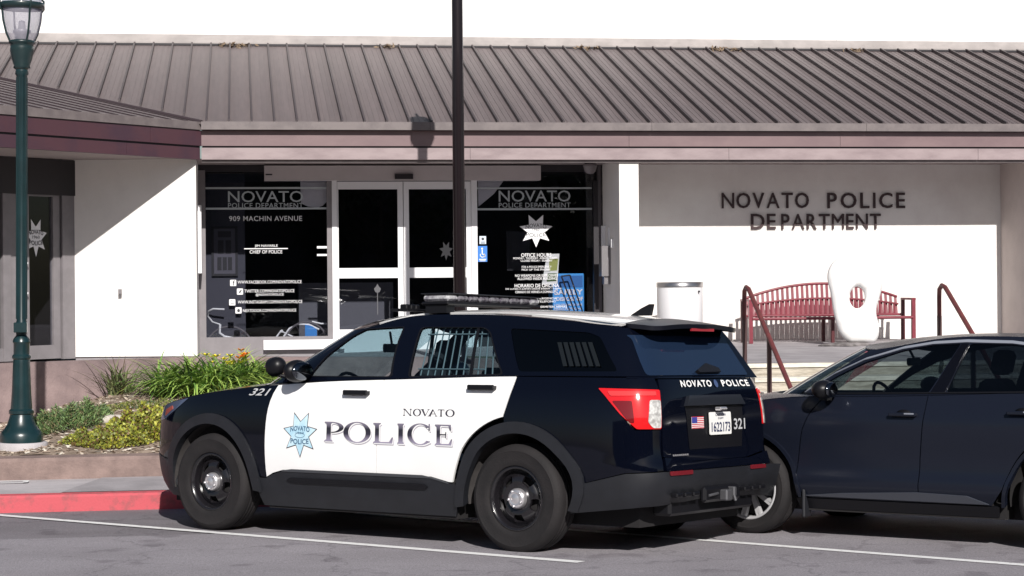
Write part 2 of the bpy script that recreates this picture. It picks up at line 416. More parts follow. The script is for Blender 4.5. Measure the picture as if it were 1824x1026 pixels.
# planted bed
def bed_z(x,y):
    t=min(max((y-YB-.2)/4.2,0),1); s=min(max((x+3.0)/1.8,0),1)
    return .34+(.04+.40*s)*t**.9 + .02*math.sin(x*3.1+y*2)+.015*math.sin(x*7.3-y*5)
poly=[(-13,YB+.27),(5.2,YB+.27),(5.2,21.5),(2.6,B.y+.1),(B.x,B.y+.1),(A.x,A.y+.1),(-13,A.y)] if A.y>YB+.5 else [(A.x+1.0,YB+.27),(5.2,YB+.27),(5.2,21.5),(2.6,B.y+.1),(B.x,B.y+.1),(A.x+(B.x-A.x)*(YB+.4-A.y)/(B.y-A.y),YB+.4)]
V,T=tri2d(poly,(),.16); b=MB(); b.add([(x,y,bed_z(x,y)) for x,y in V],T,0,True)
M_soil=mat('soil',(.36,.28,.22),.95,c2=(.18,.135,.10),vs=9,lo=.35,hi=.62,bump=1,bs=60)
tag(b.build('planted_bed',M_soil),kind='structure')
# wood chips: stuff
b=MB(); rnd=random.Random(3)
for i in range(11000):
    x=rnd.uniform(-5.5,3.5); y=rnd.uniform(YB+.3,24.6); 
    if y>A.y+(x-A.x)*(B.y-A.y)/(B.x-A.x) : continue
    z=bed_z(x,y)+.008; L=rnd.uniform(.012,.045); w=rnd.uniform(.006,.016); a=rnd.uniform(0,6.28); t=rnd.uniform(-.35,.35)
    d=Vector((math.cos(a),math.sin(a),t))*L; s=Vector((-math.sin(a),math.cos(a),rnd.uniform(-.3,.3)))*w; p=Vector((x,y,z))
    b.add([p-d-s,p+d-s,p+d+s,p-d+s],[(0,1,2,3)],rnd.choice((0,0,1,2)))
tag(b.build('wood_chips',[mat('chip_a',(.60,.51,.41),.9),mat('chip_b',(.38,.29,.22),.9),mat('chip_c',(.74,.68,.58),.9)]),kind='stuff')
b=MB()
for i in range(6):
    pass
# pale stone lying in the bed
def blob(c,rx,ry,rz,seed,n=12,rough=.18):
    rn=random.Random(seed); ph=[(rn.uniform(0,6),rn.uniform(0,6),rn.uniform(1.5,3.5)) for _ in range(4)]
    v=[];f=[]
    for j in range(n+1):
        th=math.pi*j/n
        for i in range(2*n):
            a=math.pi*i/n; d=Vector((math.sin(th)*math.cos(a),math.sin(th)*math.sin(a),math.cos(th)))
            k=1+rough*sum(math.sin(p[2]*d.x*2+p[0])*math.cos(p[2]*d.y*2+p[1]+d.z*2) for p in ph)/2
            v.append(c+Vector((d.x*rx*k,d.y*ry*k,d.z*rz*k)))
    for j in range(n):
        for i in range(2*n): f.append((j*2*n+i,(j+1)*2*n+i,(j+1)*2*n+(i+1)%(2*n),j*2*n+(i+1)%(2*n)))
    return v,f
def bed_pt(u,v):
    a=ray(u,v); d=18.9
    while d<26:
        p=CAM+a*d
        if p.z<=bed_z(p.x,p.y): break
        d+=.01
    return Vector((p.x,p.y,bed_z(p.x,p.y)))
M_stone=mat('pale_stone',(.62,.58,.52),.9,c2=(.42,.38,.33),vs=8,bump=.6,bs=30)
c=bed_pt(198,752); b=MB(); b.add(*blob(c+Vector((0,0,.02)),.17,.12,.06,4),0,True); o=b.build('rock',M_stone); recenter(o,c); tag(o,'flat pale stone lying in the planted bed','rock')
# steps
b=MB(); NS=6; z0=.17; z1=1.06; X0,X1=5.52,13.0; y1=21.5; run=.31
rise=(z1-z0)/NS
for i in range(NS):
    zt=z1-i*rise-.0; yf=y1-(i)*run
    if i>0: b.box((X0,yf,zt-.05),(X1,yf+run+.02,zt),0); 
    else: b.box((X0,yf,zt-.05),(X1,yf+.3,zt-.001),0)
    b.box((X0+.005,yf+.02,zt-rise-.03),(X1-.005,yf+.3,zt-.05),1)
o=b.build('steps',[M_step,M_stepr]); recenter(o,(7.5,20,.15)); tag(o,'broad pale stone steps rising from the sidewalk to the red bench','steps')
b=MB(); b.prism([(19.5,.1),(19.5,.35),(21.55,1.16),(21.75,1.16),(21.75,.1)],5.30,5.515,'x')
o=b.build('step_cheek_wall',mat('cheek',(.50,.43,.38),.9,c2=(.34,.28,.24),vs=5,bump=.4,bs=50)); recenter(o,(5.4,20.5,.1)); tag(o,'sloping beige wall along the left end of the steps','wall')
# handrails
M_rail=mat('rail_paint',(.16,.042,.042),.45,c2=(.11,.034,.034),vs=10)
M_post=mat('post_paint',(.055,.024,.024),.5)
for i,(u,lab) in enumerate(((1328,'brown steel handrail nearest the police car, at the left end of the steps'),(1676,'brown steel handrail rising above the roof of the blue car'))):
    top=onY(u,515,21.6); x=top.x; zt=1.93
    e=empty('handrail',(x,21.6,1.06)); tag(e,lab,'handrail','steel handrails on the steps')
    b=MB(); pts=[(0,-1.98,-.30),(0,-.22,.80),(0,-.13,.855),(0,-.03,.875),(0,.05,.83),(0,.06,.74),(0,.06,.5)]
    b.tube(pts,.027,10); b.build('rail',M_rail,e)
    for (yy_,za,zb) in ((.06,-.02,.52),(-.98,-.62,.32)):
        b=MB(); b.box((-.022,yy_-.022,za),(.022,yy_+.022,zb)); b.build('post',M_post,e)
# ------------------------------------------------------------------ police station
ST=empty('police_station',(4,YE,1.0)); STI=Vector((-4,-YE,-1.0))
tag(ST,'single storey white station with a long grey metal roof, glass entry and bronze fascia','building')
def sbuild(b,name,m,parent=None,sharp=None):
    o=b.build(name,m,parent or ST,sharp=sharp)
    if (parent or ST) is ST:
        o.location=STI
    return o
M_wall=mat('white_stucco',(.80,.775,.75),.9,var=.03,vs=2,bump=.25,bs=60)
M_wallL=mat('white_letter_wall',(.80,.78,.75),.9,c2=(.70,.665,.64),vs=1.2,lo=.3,hi=.6,bump=.25,bs=60)
M_upper=mat('upper_wall',(.86,.855,.85),.9,var=.02,vs=1.0)
M_alu=mat('white_frame',(.80,.80,.82),.45)
M_grey=mat('grey_frame',(.205,.19,.20),.5,var=.06,vs=6)
M_dark=mat('dark_frame',(.018,.015,.02),.5)
M_roof=mat('roof_metal',(.150,.120,.121),.55,metal=.0,c2=(.122,.099,.101),vs=3,lo=.3,hi=.7,stretch=(6,.6,1))
def panel_tones(m,pitch,amt):
    t=m.node_tree; b=t.nodes['Principled BSDF']; l=b.inputs['Base Color'].links[0]; src=l.from_socket
    tc=t.nodes.new('ShaderNodeTexCoord'); sp=t.nodes.new('ShaderNodeSeparateXYZ'); t.links.new(tc.outputs['Object'],sp.inputs[0])
    d=t.nodes.new('ShaderNodeMath'); d.operation='DIVIDE'; d.inputs[1].default_value=pitch; t.links.new(sp.outputs[0],d.inputs[0]); f=t.nodes.new('ShaderNodeMath'); f.operation='FLOOR'; t.links.new(d.outputs[0],f.inputs[0])
    w=t.nodes.new('ShaderNodeTexWhiteNoise'); w.noise_dimensions='1D'; t.links.new(f.outputs[0],w.inputs['W']); mr=t.nodes.new('ShaderNodeMapRange'); mr.inputs['To Min'].default_value=1-amt; mr.inputs['To Max'].default_value=1+amt; t.links.new(w.outputs['Value'],mr.inputs['Value'])
    mx=t.nodes.new('ShaderNodeVectorMath'); mx.operation='SCALE'; t.links.new(src,mx.inputs[0]); t.links.new(mr.outputs[0],mx.inputs['Scale']); t.links.new(mx.outputs[0],b.inputs['Base Color'])
panel_tones(M_roof,.3015,.07)
M_seam=mat('roof_seam_shaded',(.045,.032,.036),.5)  # darker than the roof to carry the shade on the seams' sides
M_gut=mat('gutter',(.17,.145,.145),.5,c2=(.13,.11,.112),vs=5)
M_fas=mat('fascia_bronze',(.205,.142,.147),.4,c2=(.165,.112,.12),vs=1.6,lo=.35,hi=.65,stretch=(1,1,2))
M_fas2=mat('fascia_bronze_low',(.33,.265,.272),.4,c2=(.235,.182,.19),vs=2.1,lo=.3,hi=.6,stretch=(1,1,3))
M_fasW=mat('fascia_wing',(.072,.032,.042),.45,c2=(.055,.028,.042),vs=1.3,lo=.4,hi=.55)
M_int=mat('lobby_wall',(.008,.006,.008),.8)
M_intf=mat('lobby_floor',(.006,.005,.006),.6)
CX=-.50    # inner corner of the eaves
# letters wall, column, right pier
xs=5.14+.28
def wall(x0,x1,y0,y1,z0,z1,m=M_wall,name='wall'):
    b=MB(); b.box((x0,y0,z0),(x1,y1,z1)); return sbuild(b,name,m)
XP=11.16
wall(5.15,XP,YW,YW+.25,.9,3.70,M_wallL)
XC0=onY(1103.5,400,YE+.06).x; XC1=onY(1138,400,YE+.06).x
wall(XC0,XC1,YE+.06,YW,.9,3.71,name='column')
wall(XP,XP+3.2,YE+.06,YW+.25,.9,3.71,mat('pier_stucco',(.52,.46,.44),.9,var=.05,vs=2,bump=.3,bs=50),name='pier')
# left panel and its return
PX1=onY(350,450,YE+.05).x; pL=onY(133,450,YE+.33); PX0=pL.x
b=MB(); b.prism([(PX1,YE+.05),(PX1,YW+.02),(PX1-.2,YW+.02),(PX1-.2,YE+.45),(PX0,YE+.55),(PX0,YE+.33)],1.07,3.705,'z'); sbuild(b,'wall',M_wall)
b=MB(); b.prism([(PX1-.01,YE+.08),(PX1-.2,YE+.5),(PX0,YE+.6),(PX0,YE+.36)],.9,1.075,'z'); sbuild(b,'plinth',M_conc2)
b=MB(); q=onY(214,519,YE+.2); b.box((q.x-.022,YE+.12,q.z-.03),(q.x+.022,YE+.26,q.z+.03)); sbuild(b,'wall_plate',M_grey)
# panel joints
# wing: door wall runs at 45 degrees towards the camera
D=Vector((-.7071,-.7071,0)); Nn=Vector((.7071,-.7071,0))
WO=Vector((PX0,YE+.33,0))
def wing(s,n,z): return WO+D*s+Nn*n+Vector((0,0,z))
def wbox(b,s0,s1,n0,n1,z0,z1,mi=0):
    v=[wing(s,n,z) for z in(z0,z1) for (s,n) in((s0,n0),(s1,n0),(s1,n1),(s0,n1))]
    b.add(v,[(0,1,2,3),(7,6,5,4),(0,4,5,1),(1,5,6,2),(2,6,7,3),(3,7,4,0)],mi)
M_ga=glass('shop_glass',(.86,.87,.90),.75)
def sg(u): # s along the wing wall for pixel column u
    a=ray(u,500); # intersect with plane through WO with normal Nn
    t=(WO-CAM).dot(Nn)/a.dot(Nn); p=CAM+a*t; return (p-WO).dot(D)
e=MB(); wbox(e,-.0,sg(112),-.12,.0,1.05,3.7); 
wd=sbuild(e,'door_frame',M_grey)
e=MB(); s1=sg(112); s0=sg(50); s2=sg(96); s3=sg(28)
e=MB(); wbox(e,sg(110),sg(98),-.1,-.03,1.06,3.3); wbox(e,sg(55),sg(46),-.1,-.03,1.06,3.3); wbox(e,sg(98),sg(55),-.1,-.03,1.06,1.24); wbox(e,sg(98),sg(55),-.1,-.03,3.2,3.3)
dr=sbuild(e,'side_door',M_grey)
e=MB(); wbox(e,sg(99),sg(54),-.075,-.065,1.2,3.25); pane=e.build('pane',M_ga,dr)
e=MB(); wbox(e,sg(46),sg(20),-.12,-.02,1.05,3.7); wbox(e,sg(6),8.0,-.12,-.02,1.05,1.22); wbox(e,sg(20),sg(6),-.12,.0,1.05,3.7); wbox(e,sg(0),sg(-8),-.13,-.01,1.05,3.7)
sbuild(e,'side_window',M_grey)
e=MB(); wbox(e,-.02,8.0,-.14,.012,3.22,3.69); sbuild(e,'side_header_shade',mat('header_shade',(.02,.017,.02),.6))  # dark band carries the eave shade over the upper frames
e=MB(); wbox(e,sg(-8),8.0,-.08,-.07,1.2,3.3); sbuild(e,'pane',M_ga)
e=MB()
for z in (1.93,2.32): 
    wbox(e,sg(46)-.0,sg(36),-.02,.05,z-.012,z+.012)
wbox(e,sg(37),sg(35),.03,.05,1.9,2.35); e.build('handle',M_alu,dr)
def wingmap(x,y,off): p=wing(x,-.065+off,y); return p
t=TX(); cs=sg(70); cz=onD(70,421,25).z; t.poly(star7(cs,cz,.185,.26,.52)); st_=t.build('star_emblem',wingmap,mat('vinyl_white',(.80,.80,.82),.6),dr)
M_vin=MATS['vinyl_white']; M_ink=mat('ink',(.03,.03,.035),.6)
t=TX()
t.text('NOVATO',cs+.12,cs-.12,cz+.04,cz+.10,.02,fn=arcfn(cs,cz,-1.5)); t.text('1960',cs+.06,cs-.06,cz-.02,cz+.02,.0); t.text('POLICE',cs+.11,cs-.11,cz-.11,cz-.05,.02,fn=arcfn(cs,cz,1.5))
t.build('lettering',lambda x,y,o_:wing(x,-.065+o_,y),M_ink,dr,off=.007)
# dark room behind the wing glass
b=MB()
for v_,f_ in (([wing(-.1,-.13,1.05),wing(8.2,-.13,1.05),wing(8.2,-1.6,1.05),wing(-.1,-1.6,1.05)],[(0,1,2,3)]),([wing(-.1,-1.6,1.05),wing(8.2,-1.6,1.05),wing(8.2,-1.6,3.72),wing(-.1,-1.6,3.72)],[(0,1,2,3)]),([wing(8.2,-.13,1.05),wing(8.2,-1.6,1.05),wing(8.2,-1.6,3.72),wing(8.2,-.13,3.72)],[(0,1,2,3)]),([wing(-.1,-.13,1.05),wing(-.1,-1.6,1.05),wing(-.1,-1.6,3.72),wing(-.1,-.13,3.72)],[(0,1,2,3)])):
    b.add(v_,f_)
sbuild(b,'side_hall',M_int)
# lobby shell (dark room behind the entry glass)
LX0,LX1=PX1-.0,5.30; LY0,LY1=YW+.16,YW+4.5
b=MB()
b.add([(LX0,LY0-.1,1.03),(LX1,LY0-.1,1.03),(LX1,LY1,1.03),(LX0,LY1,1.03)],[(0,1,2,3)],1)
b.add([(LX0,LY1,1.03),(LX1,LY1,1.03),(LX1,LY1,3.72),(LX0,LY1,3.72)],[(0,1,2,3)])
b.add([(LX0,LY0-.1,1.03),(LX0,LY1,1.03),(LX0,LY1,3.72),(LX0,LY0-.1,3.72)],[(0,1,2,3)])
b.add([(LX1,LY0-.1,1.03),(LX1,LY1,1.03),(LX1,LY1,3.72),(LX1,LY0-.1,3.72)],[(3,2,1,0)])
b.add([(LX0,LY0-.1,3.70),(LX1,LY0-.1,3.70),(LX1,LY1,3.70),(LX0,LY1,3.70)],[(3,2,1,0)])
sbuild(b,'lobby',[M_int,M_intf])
# ---- entry glass wall on plane YW
gx=lambda u:onY(u,470,YW).x
gz=lambda v,u=700:onY(u,v,YW).z
FB=1.0
def fr(b,u0,u1,z0,z1,y0=YW,y1=YW+.1,mi=0): b.box((gx(u0),y0,z0),(gx(u1),y1,z1),mi)
def winmap(x,y,off): return (x,YW+.045-off,y)
# left window
z_t=gz(330,470); z_b=gz(600,470)
b=MB(); fr(b,354,366.5,FB,3.62); fr(b,583,592,FB,gz(322)); fr(b,366.5,583,FB,z_b); 
lw=sbuild(b,'window',M_grey); lw['label']='left entry window with the street address'
b=MB(); b.box((gx(366.5),YW+.045,z_b),(gx(583),YW+.055,3.62)); pl=b.build('pane',M_ga,lw)
b=MB(); fr(b,352,360,gz(487,355),gz(367,355),YW-.34,YW-.02); sbuild(b,'wall_box',M_alu)
b=MB(); fr(b,468,612,gz(622,530),gz(605,530),YW-.10,YW-.005); sbuild(b,'sill_panel',M_alu)
t=TX(); S=lambda u:gx(u); Zl=lambda v:gz(v,470)
M_vinT=mat('vinyl_frost',(.44,.48,.50),.6)
t.rect(S(367),S(583),Zl(336.5),Zl(333)); t.rect(S(367),S(583),Zl(373),Zl(369.5))
t.text('NOVATO',S(407),S(541),Zl(360),Zl(340),.004); t.text('POLICE DEPARTMENT',S(407),S(541),Zl(370.2),Zl(361.3),.004,space=1.08)
t.build('heading_lettering',winmap,M_vinT,lw)
t=TX(); t.text('909 MACHIN AVENUE',S(409),S(539),Zl(393.5),Zl(384.5),.004,space=1.08)
t.text('JIM NAVARLE',S(454),S(495),Zl(441),Zl(435.5),0); t.rect(S(435),S(513),Zl(443.6),Zl(442)); t.text('CHIEF OF POLICE',S(445),S(503),Zl(451.5),Zl(445.5),0)
t.rect(S(565),S(583),Zl(443),Zl(439)); t.rect(S(565),S(583),Zl(456.5),Zl(453))
for (u0,u1,v0,v1,s_) in ((423,537,505,499.5,'WWW.FACEBOOK.COM/NOVATOPOLICE'),(435,524,521,515.5,'TWITTER.COM/NOVATOPOLICE'),(455,505,528,522.5,'@NOVATOPOLICE'),(423,538,540.5,535,'WWW.INSTAGRAM.COM/NOVATOPOLICE'),(432,527,555.5,550.5,'NEXTDOOR.COM/NOVATOPOLICE')):
    t.text(s_,S(u0),S(u1),Zl(v0),Zl(v1),.0)
for (u,v) in ((415,503.5),(427,519),(413,538),(424,552.5)):
    t.poly(rpoly([(S(u-5.5),Zl(v+5.5)),(S(u+5.5),Zl(v+5.5)),(S(u+5.5),Zl(v-5.5)),(S(u-5.5),Zl(v-5.5))],.01,2))
t.build('lettering',winmap,M_vin,lw)
t=TX(); t.text('f',S(414),S(418),Zl(508),Zl(499),.02)
t.poly([(S(424),Zl(520)),(S(427),Zl(522)),(S(430.5),Zl(516.5)),(S(428),Zl(516)),(S(427),Zl(518))]); t.rect(S(410),S(416),Zl(541),Zl(540)); t.rect(S(410),S(412),Zl(536),Zl(534.5)); t.poly([(S(421.5),Zl(552)),(S(424),Zl(549)),(S(427),Zl(552)),(S(426),Zl(555.5)),(S(422.5),Zl(555.5))])
t.build('icon_marks',winmap,M_ink,lw,off=.006)
# header beam with the sensor
b=MB(); fr(b,472,962,gz(322,700),gz(296,700),YW-.14,YW+.06); hb=sbuild(b,'door_header',mat('header_paint',(.55,.51,.52),.5,var=.03,vs=3))
b=MB(); fr(b,703,735,gz(320),gz(311),YW-.19,YW-.141); b.build('door_sensor',M_dark,hb)
b=MB(); fr(b,474,486,gz(313),gz(310.5),YW-.145,YW-.141); b.build('maker_plate',M_dark,hb)
b=MB(); fr(b,354,1075,3.60,3.70,YW+.02,YW+.12); sbuild(b,'transom_rail',M_dark)
b=MB(); b.box((gx(366),YW+.06,gz(322)-.02),(gx(1062),YW+.07,3.62)); sbuild(b,'transom_pane',M_ga)
# sliding doors
b=MB(); fr(b,592,601,FB,gz(322),YW-.02,YW+.08); sbuild(b,'door_jamb',M_alu); b=MB(); fr(b,840,850.5,FB,gz(322),YW-.02,YW+.08); sbuild(b,'door_jamb',M_alu)
for (ua,ub,gl,gr) in ((601,719,603.5,709),(719,840,729,831)):
    b=MB(); y0,y1=YW-.01,YW+.05
    ua_,ub_=ua+.6,ub-.6
    fr(b,ua_,gl,FB+.04,gz(323.5),y0,y1); fr(b,gr,ub_,FB+.04,gz(323.5),y0,y1)
    fr(b,gl,gr,gz(337),gz(323.5),y0+.002,y1); fr(b,gl,gr,gz(495),gz(477),y0+.002,y1); fr(b,gl,gr,FB+.04,gz(586),y0+.002,y1)
    d_=sbuild(b,'sliding_door',M_alu)
    b=MB(); b.box((gx(gl),YW+.015,gz(586)),(gx(gr),YW+.025,gz(495))); b.box((gx(gl),YW+.015,gz(477)),(gx(gr),YW+.025,gz(337))); b.build('pane',M_ga,d_)
    if ua<700:
        t=TX(); c=S(672)
        t.poly([(c-.03,gz(520)),(c-.05,gz(514)),(c-.02,gz(510)),(c,gz(505)),(c+.02,gz(510)),(c+.05,gz(514)),(c+.03,gz(520)),(c+.006,gz(521)),(c+.006,gz(560)),(c-.006,gz(560)),(c-.006,gz(521))])
        t.build('tree_emblem',lambda x,y,o_:(x,YW+.012-o_,y),mat('etched',(.10,.10,.11),.7),d_,off=.0)
    else:
        t=TX(); t.poly(star7(S(795),gz(447),.10,.14,.5)); t.build('star_emblem',lambda x,y,o_:(x,YW+.012-o_,y),mat('etched_dark',(.008,.008,.012),.7),d_,off=.0)
# right window
b=MB(); fr(b,1058,1066,FB,gz(322)); fr(b,850.5,1058,FB,gz(600,950)); rw=sbuild(b,'window',M_dark); rw['label']='right entry window with the opening hours'
b=MB(); b.box((gx(850.5),YW+.045,gz(600,950)),(gx(1058),YW+.055,gz(322)-.02)); b.build('pane',M_ga,rw)
Zr=lambda v:gz(v,950)
t=TX(); t.rect(S(851),S(1056),Zr(336.5),Zr(333.5)); t.rect(S(851),S(1056),Zr(374),Zr(370.5))
t.text('NOVATO',S(890),S(1018),Zr(359),Zr(339),.004); t.text('POLICE DEPARTMENT',S(890),S(1018),Zr(369.5),Zr(360.8),.004,space=1.08); t.build('heading_lettering',winmap,M_vinT,rw)
cx,cz=S(956),Zr(410)
t=TX(); t.poly(star7(cx,cz,.245,.245,.52)); t.build('star_emblem',winmap,M_vin,rw)
t=TX(); t.text('NOVATO',cx-.15,cx+.15,cz+.045,cz+.10,.0,fn=arcfn(cx,cz,-1.3)); t.text('1960',cx-.05,cx+.05,cz-.01,cz+.025); t.text('POLICE',cx-.14,cx+.14,cz-.10,cz-.045,.0,fn=arcfn(cx,cz,1.0)); t.build('emblem_lettering',winmap,M_ink,rw,off=.006)
t=TX()
for (u0,u1,v0,v1,s_,bo) in ((929,983,457.5,451,'OFFICE HOURS',.02),(915,993,461.5,458,'MONDAY - THURSDAY - 8:00AM - 5:00PM',.01),(928,985,466,462.5,'CLOSED FRIDAY - SUNDAY',.01),
  (930,983,477,473.5,'FOR A POLICE EMERGENCY',0),(930,981,482,478.5,'PICK UP THE PHONE',0),(918,994,493,488.5,'NO WEAPONS OR EXPLOSIVES',.015),(922,992,498.5,494,'ALLOWED INSIDE BUILDING',.015),
  (917,996,512,505.5,'HORARIO DE OFICINA',.02),(901,1000,516.5,513,'DE LUNES A JUEVES DESDE 8:00AM - 5:00PM',.01),(918,988,522,518,'CERRADO DE VIERNES A DOMINGO',.01),(922,992,533.5,530,'PARA UNA EMERGENCIA',0),(922,990,539,535.5,'LEVANTE EL TELEFONO',0),(940,1010,548.5,545,'NO SE PERMITEN ARMAS',.01)):
    t.text(s_,S(u0),S(u1),Zr(v0),Zr(v1),bo*.3)
t.build('hours_lettering',winmap,M_vin,rw)
t=TX(); t.rect(S(852),S(868.5),Zr(465.5),Zr(437.5)); t.build('access_sticker',winmap,mat('blue_sticker',(.04,.20,.62),.5),rw)
t=TX(); t.poly(arc(S(860),Zr(453.5),.036,150,390,14)+arc(S(860),Zr(453.5),.026,390,150,14)); t.rect(S(858.8),S(860.6),Zr(452),Zr(444.5)); t.poly(arc(S(859.5),Zr(442.2),.014,0,359,10)); t.rect(S(859),S(863.5),Zr(453),Zr(451.6)); t.rect(S(862.5),S(865),Zr(457),Zr(452.5)); t.rect(S(854),S(866.5),Zr(462),Zr(460.5)); t.rect(S(855),S(865.5),Zr(464.5),Zr(463.3)); t.build('access_symbol',winmap,M_vin,rw,off=.006)
t=TX(); t.rect(S(855),S(866.8),Zr(434),Zr(420)); t.build('notice_sticker',winmap,mat('pale_sticker',(.62,.70,.80),.5),rw)
t=TX(); t.poly(arc(S(861),Zr(425),.02,0,359,10)); t.rect(S(857),S(865),Zr(431),Zr(430)); t.rect(S(857),S(865),Zr(433),Zr(432.2)); t.build('notice_mark',winmap,M_ink,rw,off=.006)
# flyer taped inside the right window
t=TX(); fl=[(S(976),Zr(452.5)),(S(998),Zr(452)),(S(994),Zr(506)),(S(966),Zr(507))]
b=MB(); b.prism([(p[0],p[1]) for p in fl],YW+.075,YW+.078,'y'); o=b.build('flyer',mat('flyer_paper',(.80,.79,.74),.7)); recenter(o,(S(985),YW+.07,Zr(480))); 
tag(o,'white flyer with green and yellow picture taped inside the right entry window','flyer')
def ymap(Y): return lambda x,y,off:(x,Y-off,y)
t=TX(); t.poly([(S(980),Zr(461)),(S(996),Zr(461)),(S(993.5),Zr(482)),(S(979),Zr(483))]); oo=t.build('picture',ymap(YW+.075),mat('flyer_pic',(.34,.36,.10),.7),None,off=.002); oo.parent=o; oo.matrix_parent_inverse=Matrix.Translation(-o.location)
t=TX(); t.poly([(S(977),Zr(487)),(S(993),Zr(487)),(S(992),Zr(501)),(S(975),Zr(502))]); oo=t.build('picture',ymap(YW+.075),mat('flyer_green',(.10,.16,.06),.7),None,off=.002); oo.parent=o; oo.matrix_parent_inverse=Matrix.Translation(-o.location)
# frame boxes between the right window and the column
b=MB(); b.box((gx(1066),YW,FB),(XC0,YW+.12,3.7)); sbuild(b,'wall',mat('entry_return',(.10,.09,.10),.7))
b=MB(); Y=YW+.09; pz=lambda v,u:onY(u,v,Y).z; px=lambda u:onY(u,340,Y).x  # pale panels added to imitate reflections at the top corners of the glass
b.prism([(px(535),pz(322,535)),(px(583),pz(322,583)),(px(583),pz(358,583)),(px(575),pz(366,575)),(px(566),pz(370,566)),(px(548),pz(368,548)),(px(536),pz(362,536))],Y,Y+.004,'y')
o=b.build('reflection_panel',mat('reflection_white',(.80,.77,.77),.7)); recenter(o,(px(560),Y,pz(370,560))); tag(o,'pale panel standing in for a reflection at the upper right corner of the left entry window','reflection panel','pale panels added as entry glass reflections')
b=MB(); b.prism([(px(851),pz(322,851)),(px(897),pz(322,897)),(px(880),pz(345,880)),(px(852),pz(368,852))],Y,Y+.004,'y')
o=b.build('reflection_panel',MATS['reflection_white']); recenter(o,(px(870),Y,pz(368,870))); tag(o,'pale three cornered panel standing in for a reflection at the upper left corner of the right entry window','reflection panel','pale panels added as entry glass reflections')
b=MB(); X_=XC0
e=onX(1067,400,X_); f=onX(1062,640,X_)
def side(b,v0,v1,ya,yb,dx=.05):
    ym=(ya+yb)/2; u_=proj_u(X_,ym)
    b.box((X_-dx,ya,onX(u_,v1,X_).z),(X_-.0005,yb,onX(u_,v0,X_).z))
def proj_u(X,Y):
    d=Vector((X,Y,0)).dot(fv); return 912+(Vector((X,Y,0)).dot(rv))/d*F
b=MB(); side(b,438,492,26.75,26.95,.13); side(b,492,506,26.78,26.92,.09); ib=sbuild(b,'intercom',mat('intercom_grey',(.22,.21,.22),.4,metal=.4))
b=MB(); side(b,405,440,26.80,26.83,.02); b.build('conduit',M_alu,ib)
b=MB(); side(b,426,441,26.55,26.62,.03); sbuild(b,'switch_box',M_alu)
b=MB(); side(b,402,480,27.12,27.2,.05); sbuild(b,'light_strip',M_alu)
# dome camera under the soffit
b=MB(); c=Vector((onY(1051,300,26.95).x,26.95,3.70)); b.lathe([(.0,-.16),(.05,-.15),(.085,-.11),(.095,-.06),(.10,-.055),(.10,-.02),(.06,0),(.06,.0)],20,0,Matrix.Translation(c)); sbuild(b,'camera_dome',mat('dome_grey',(.22,.20,.21),.25))
# soffit
b=MB(); z=3.70
b.add([(CX,YE+.03,z),(16,YE+.03,z),(16,YW+.3,z),(PX1-1,YW+.3,z)],[(3,2,1,0)]); 
wE=Vector((CX,YE,0))
def ev(s,n,z): return wE+D*s+Nn*n+Vector((0,0,z))
b.add([ev(0,-.03,z),ev(9,-.03,z),ev(9,-2.6,z),ev(-.6,-2.6,z)],[(0,1,2,3)])
sbuild(b,'soffit',mat('soffit',(.34,.29,.285),.8,var=.04,vs=3))
# fascia, main run: gutter, two bronze bands, shadow gap
def band(x0,x1,y0,y1,z0,z1,m,name,par=None):
    b=MB(); b.box((x0,y0,z0),(x1,y1,z1)); return sbuild(b,name,m)
Z=lambda v:onY(900,v,YE).z
zg1,zg0,zu0,zgap,zl0=Z(219),Z(233),Z(260.5),Z(264),Z(284.5)
b=MB(); x=CX+.0
for k in range(6):
    w_=3.05; x1=min(x+w_,16); b.box((x,YE-.10,zg0),(x1-.004,YE+.04,zg1)); x=x1
sbuild(b,'gutter',M_gut)
b=MB(); x=CX-.2
i=0
while x<16:
    x1=x+3.0; b.box((x,YE-.0,zu0),(min(x1,16)-.004,YE+.05,zg0-.006)); x=x1
ff=sbuild(b,'fascia_upper',M_fas)
b=MB(); x=CX
while x<16:
    x1=x+3.6; b.box((x,YE-.02,zl0),(min(x1,16)-.004,YE+.05,zgap)); x=x1
sbuild(b,'fascia_lower',M_fas2)
b=MB(); b.box((CX,YE+.025,zl0-.035),(16,YE+.16,zl0)); sbuild(b,'drip_edge',M_gut)
b=MB(); b.box((CX+.01,YE+.03,zl0+.002),(16,YE+.1,zg1-.01)); 
v=[ev(s,n,zz_) for zz_ in(zl0+.002,zg1-.01) for (s,n) in((0,-.03),(8,-.03),(8,-.1),(0,-.1))]
b.add(v,[(0,1,2,3),(7,6,5,4),(0,4,5,1),(1,5,6,2),(2,6,7,3),(3,7,4,0)])
sbuild(b,'fascia_backing',M_dark)
def evbox(b,s0,s1,n0,n1,z0,z1):
    v=[ev(s,n,z_) for z_ in(z0,z1) for (s,n) in((s0,n0),(s1,n0),(s1,n1),(s0,n1))]
    b.add(v,[(0,1,2,3),(7,6,5,4),(0,4,5,1),(1,5,6,2),(2,6,7,3),(3,7,4,0)])
b=MB(); evbox(b,.0,8,.02,-.1,zg0,zg1); sbuild(b,'gutter',M_gut)
b=MB()
for s0,s1 in((.0,.9),(.905,2.9),(2.905,5),(5.005,8)): evbox(b,s0,s1,-.0,-.05,zu0,zg0-.006)
sbuild(b,'fascia_upper',M_fasW)
b=MB()
for s0,s1 in((.02,1.3),(1.305,3.4),(3.405,5),(5.005,8)): evbox(b,s0,s1,-.01,-.05,zl0,zgap)
sbuild(b,'fascia_lower',M_fasW)
# roofs
YT=31.5; ZR0=zg1-.01; ZT=onY(500,80,YT).z; slope=(ZT-ZR0)/(YT-YE)
def rz(y): return ZR0+(y-YE)*slope
wslope=.213
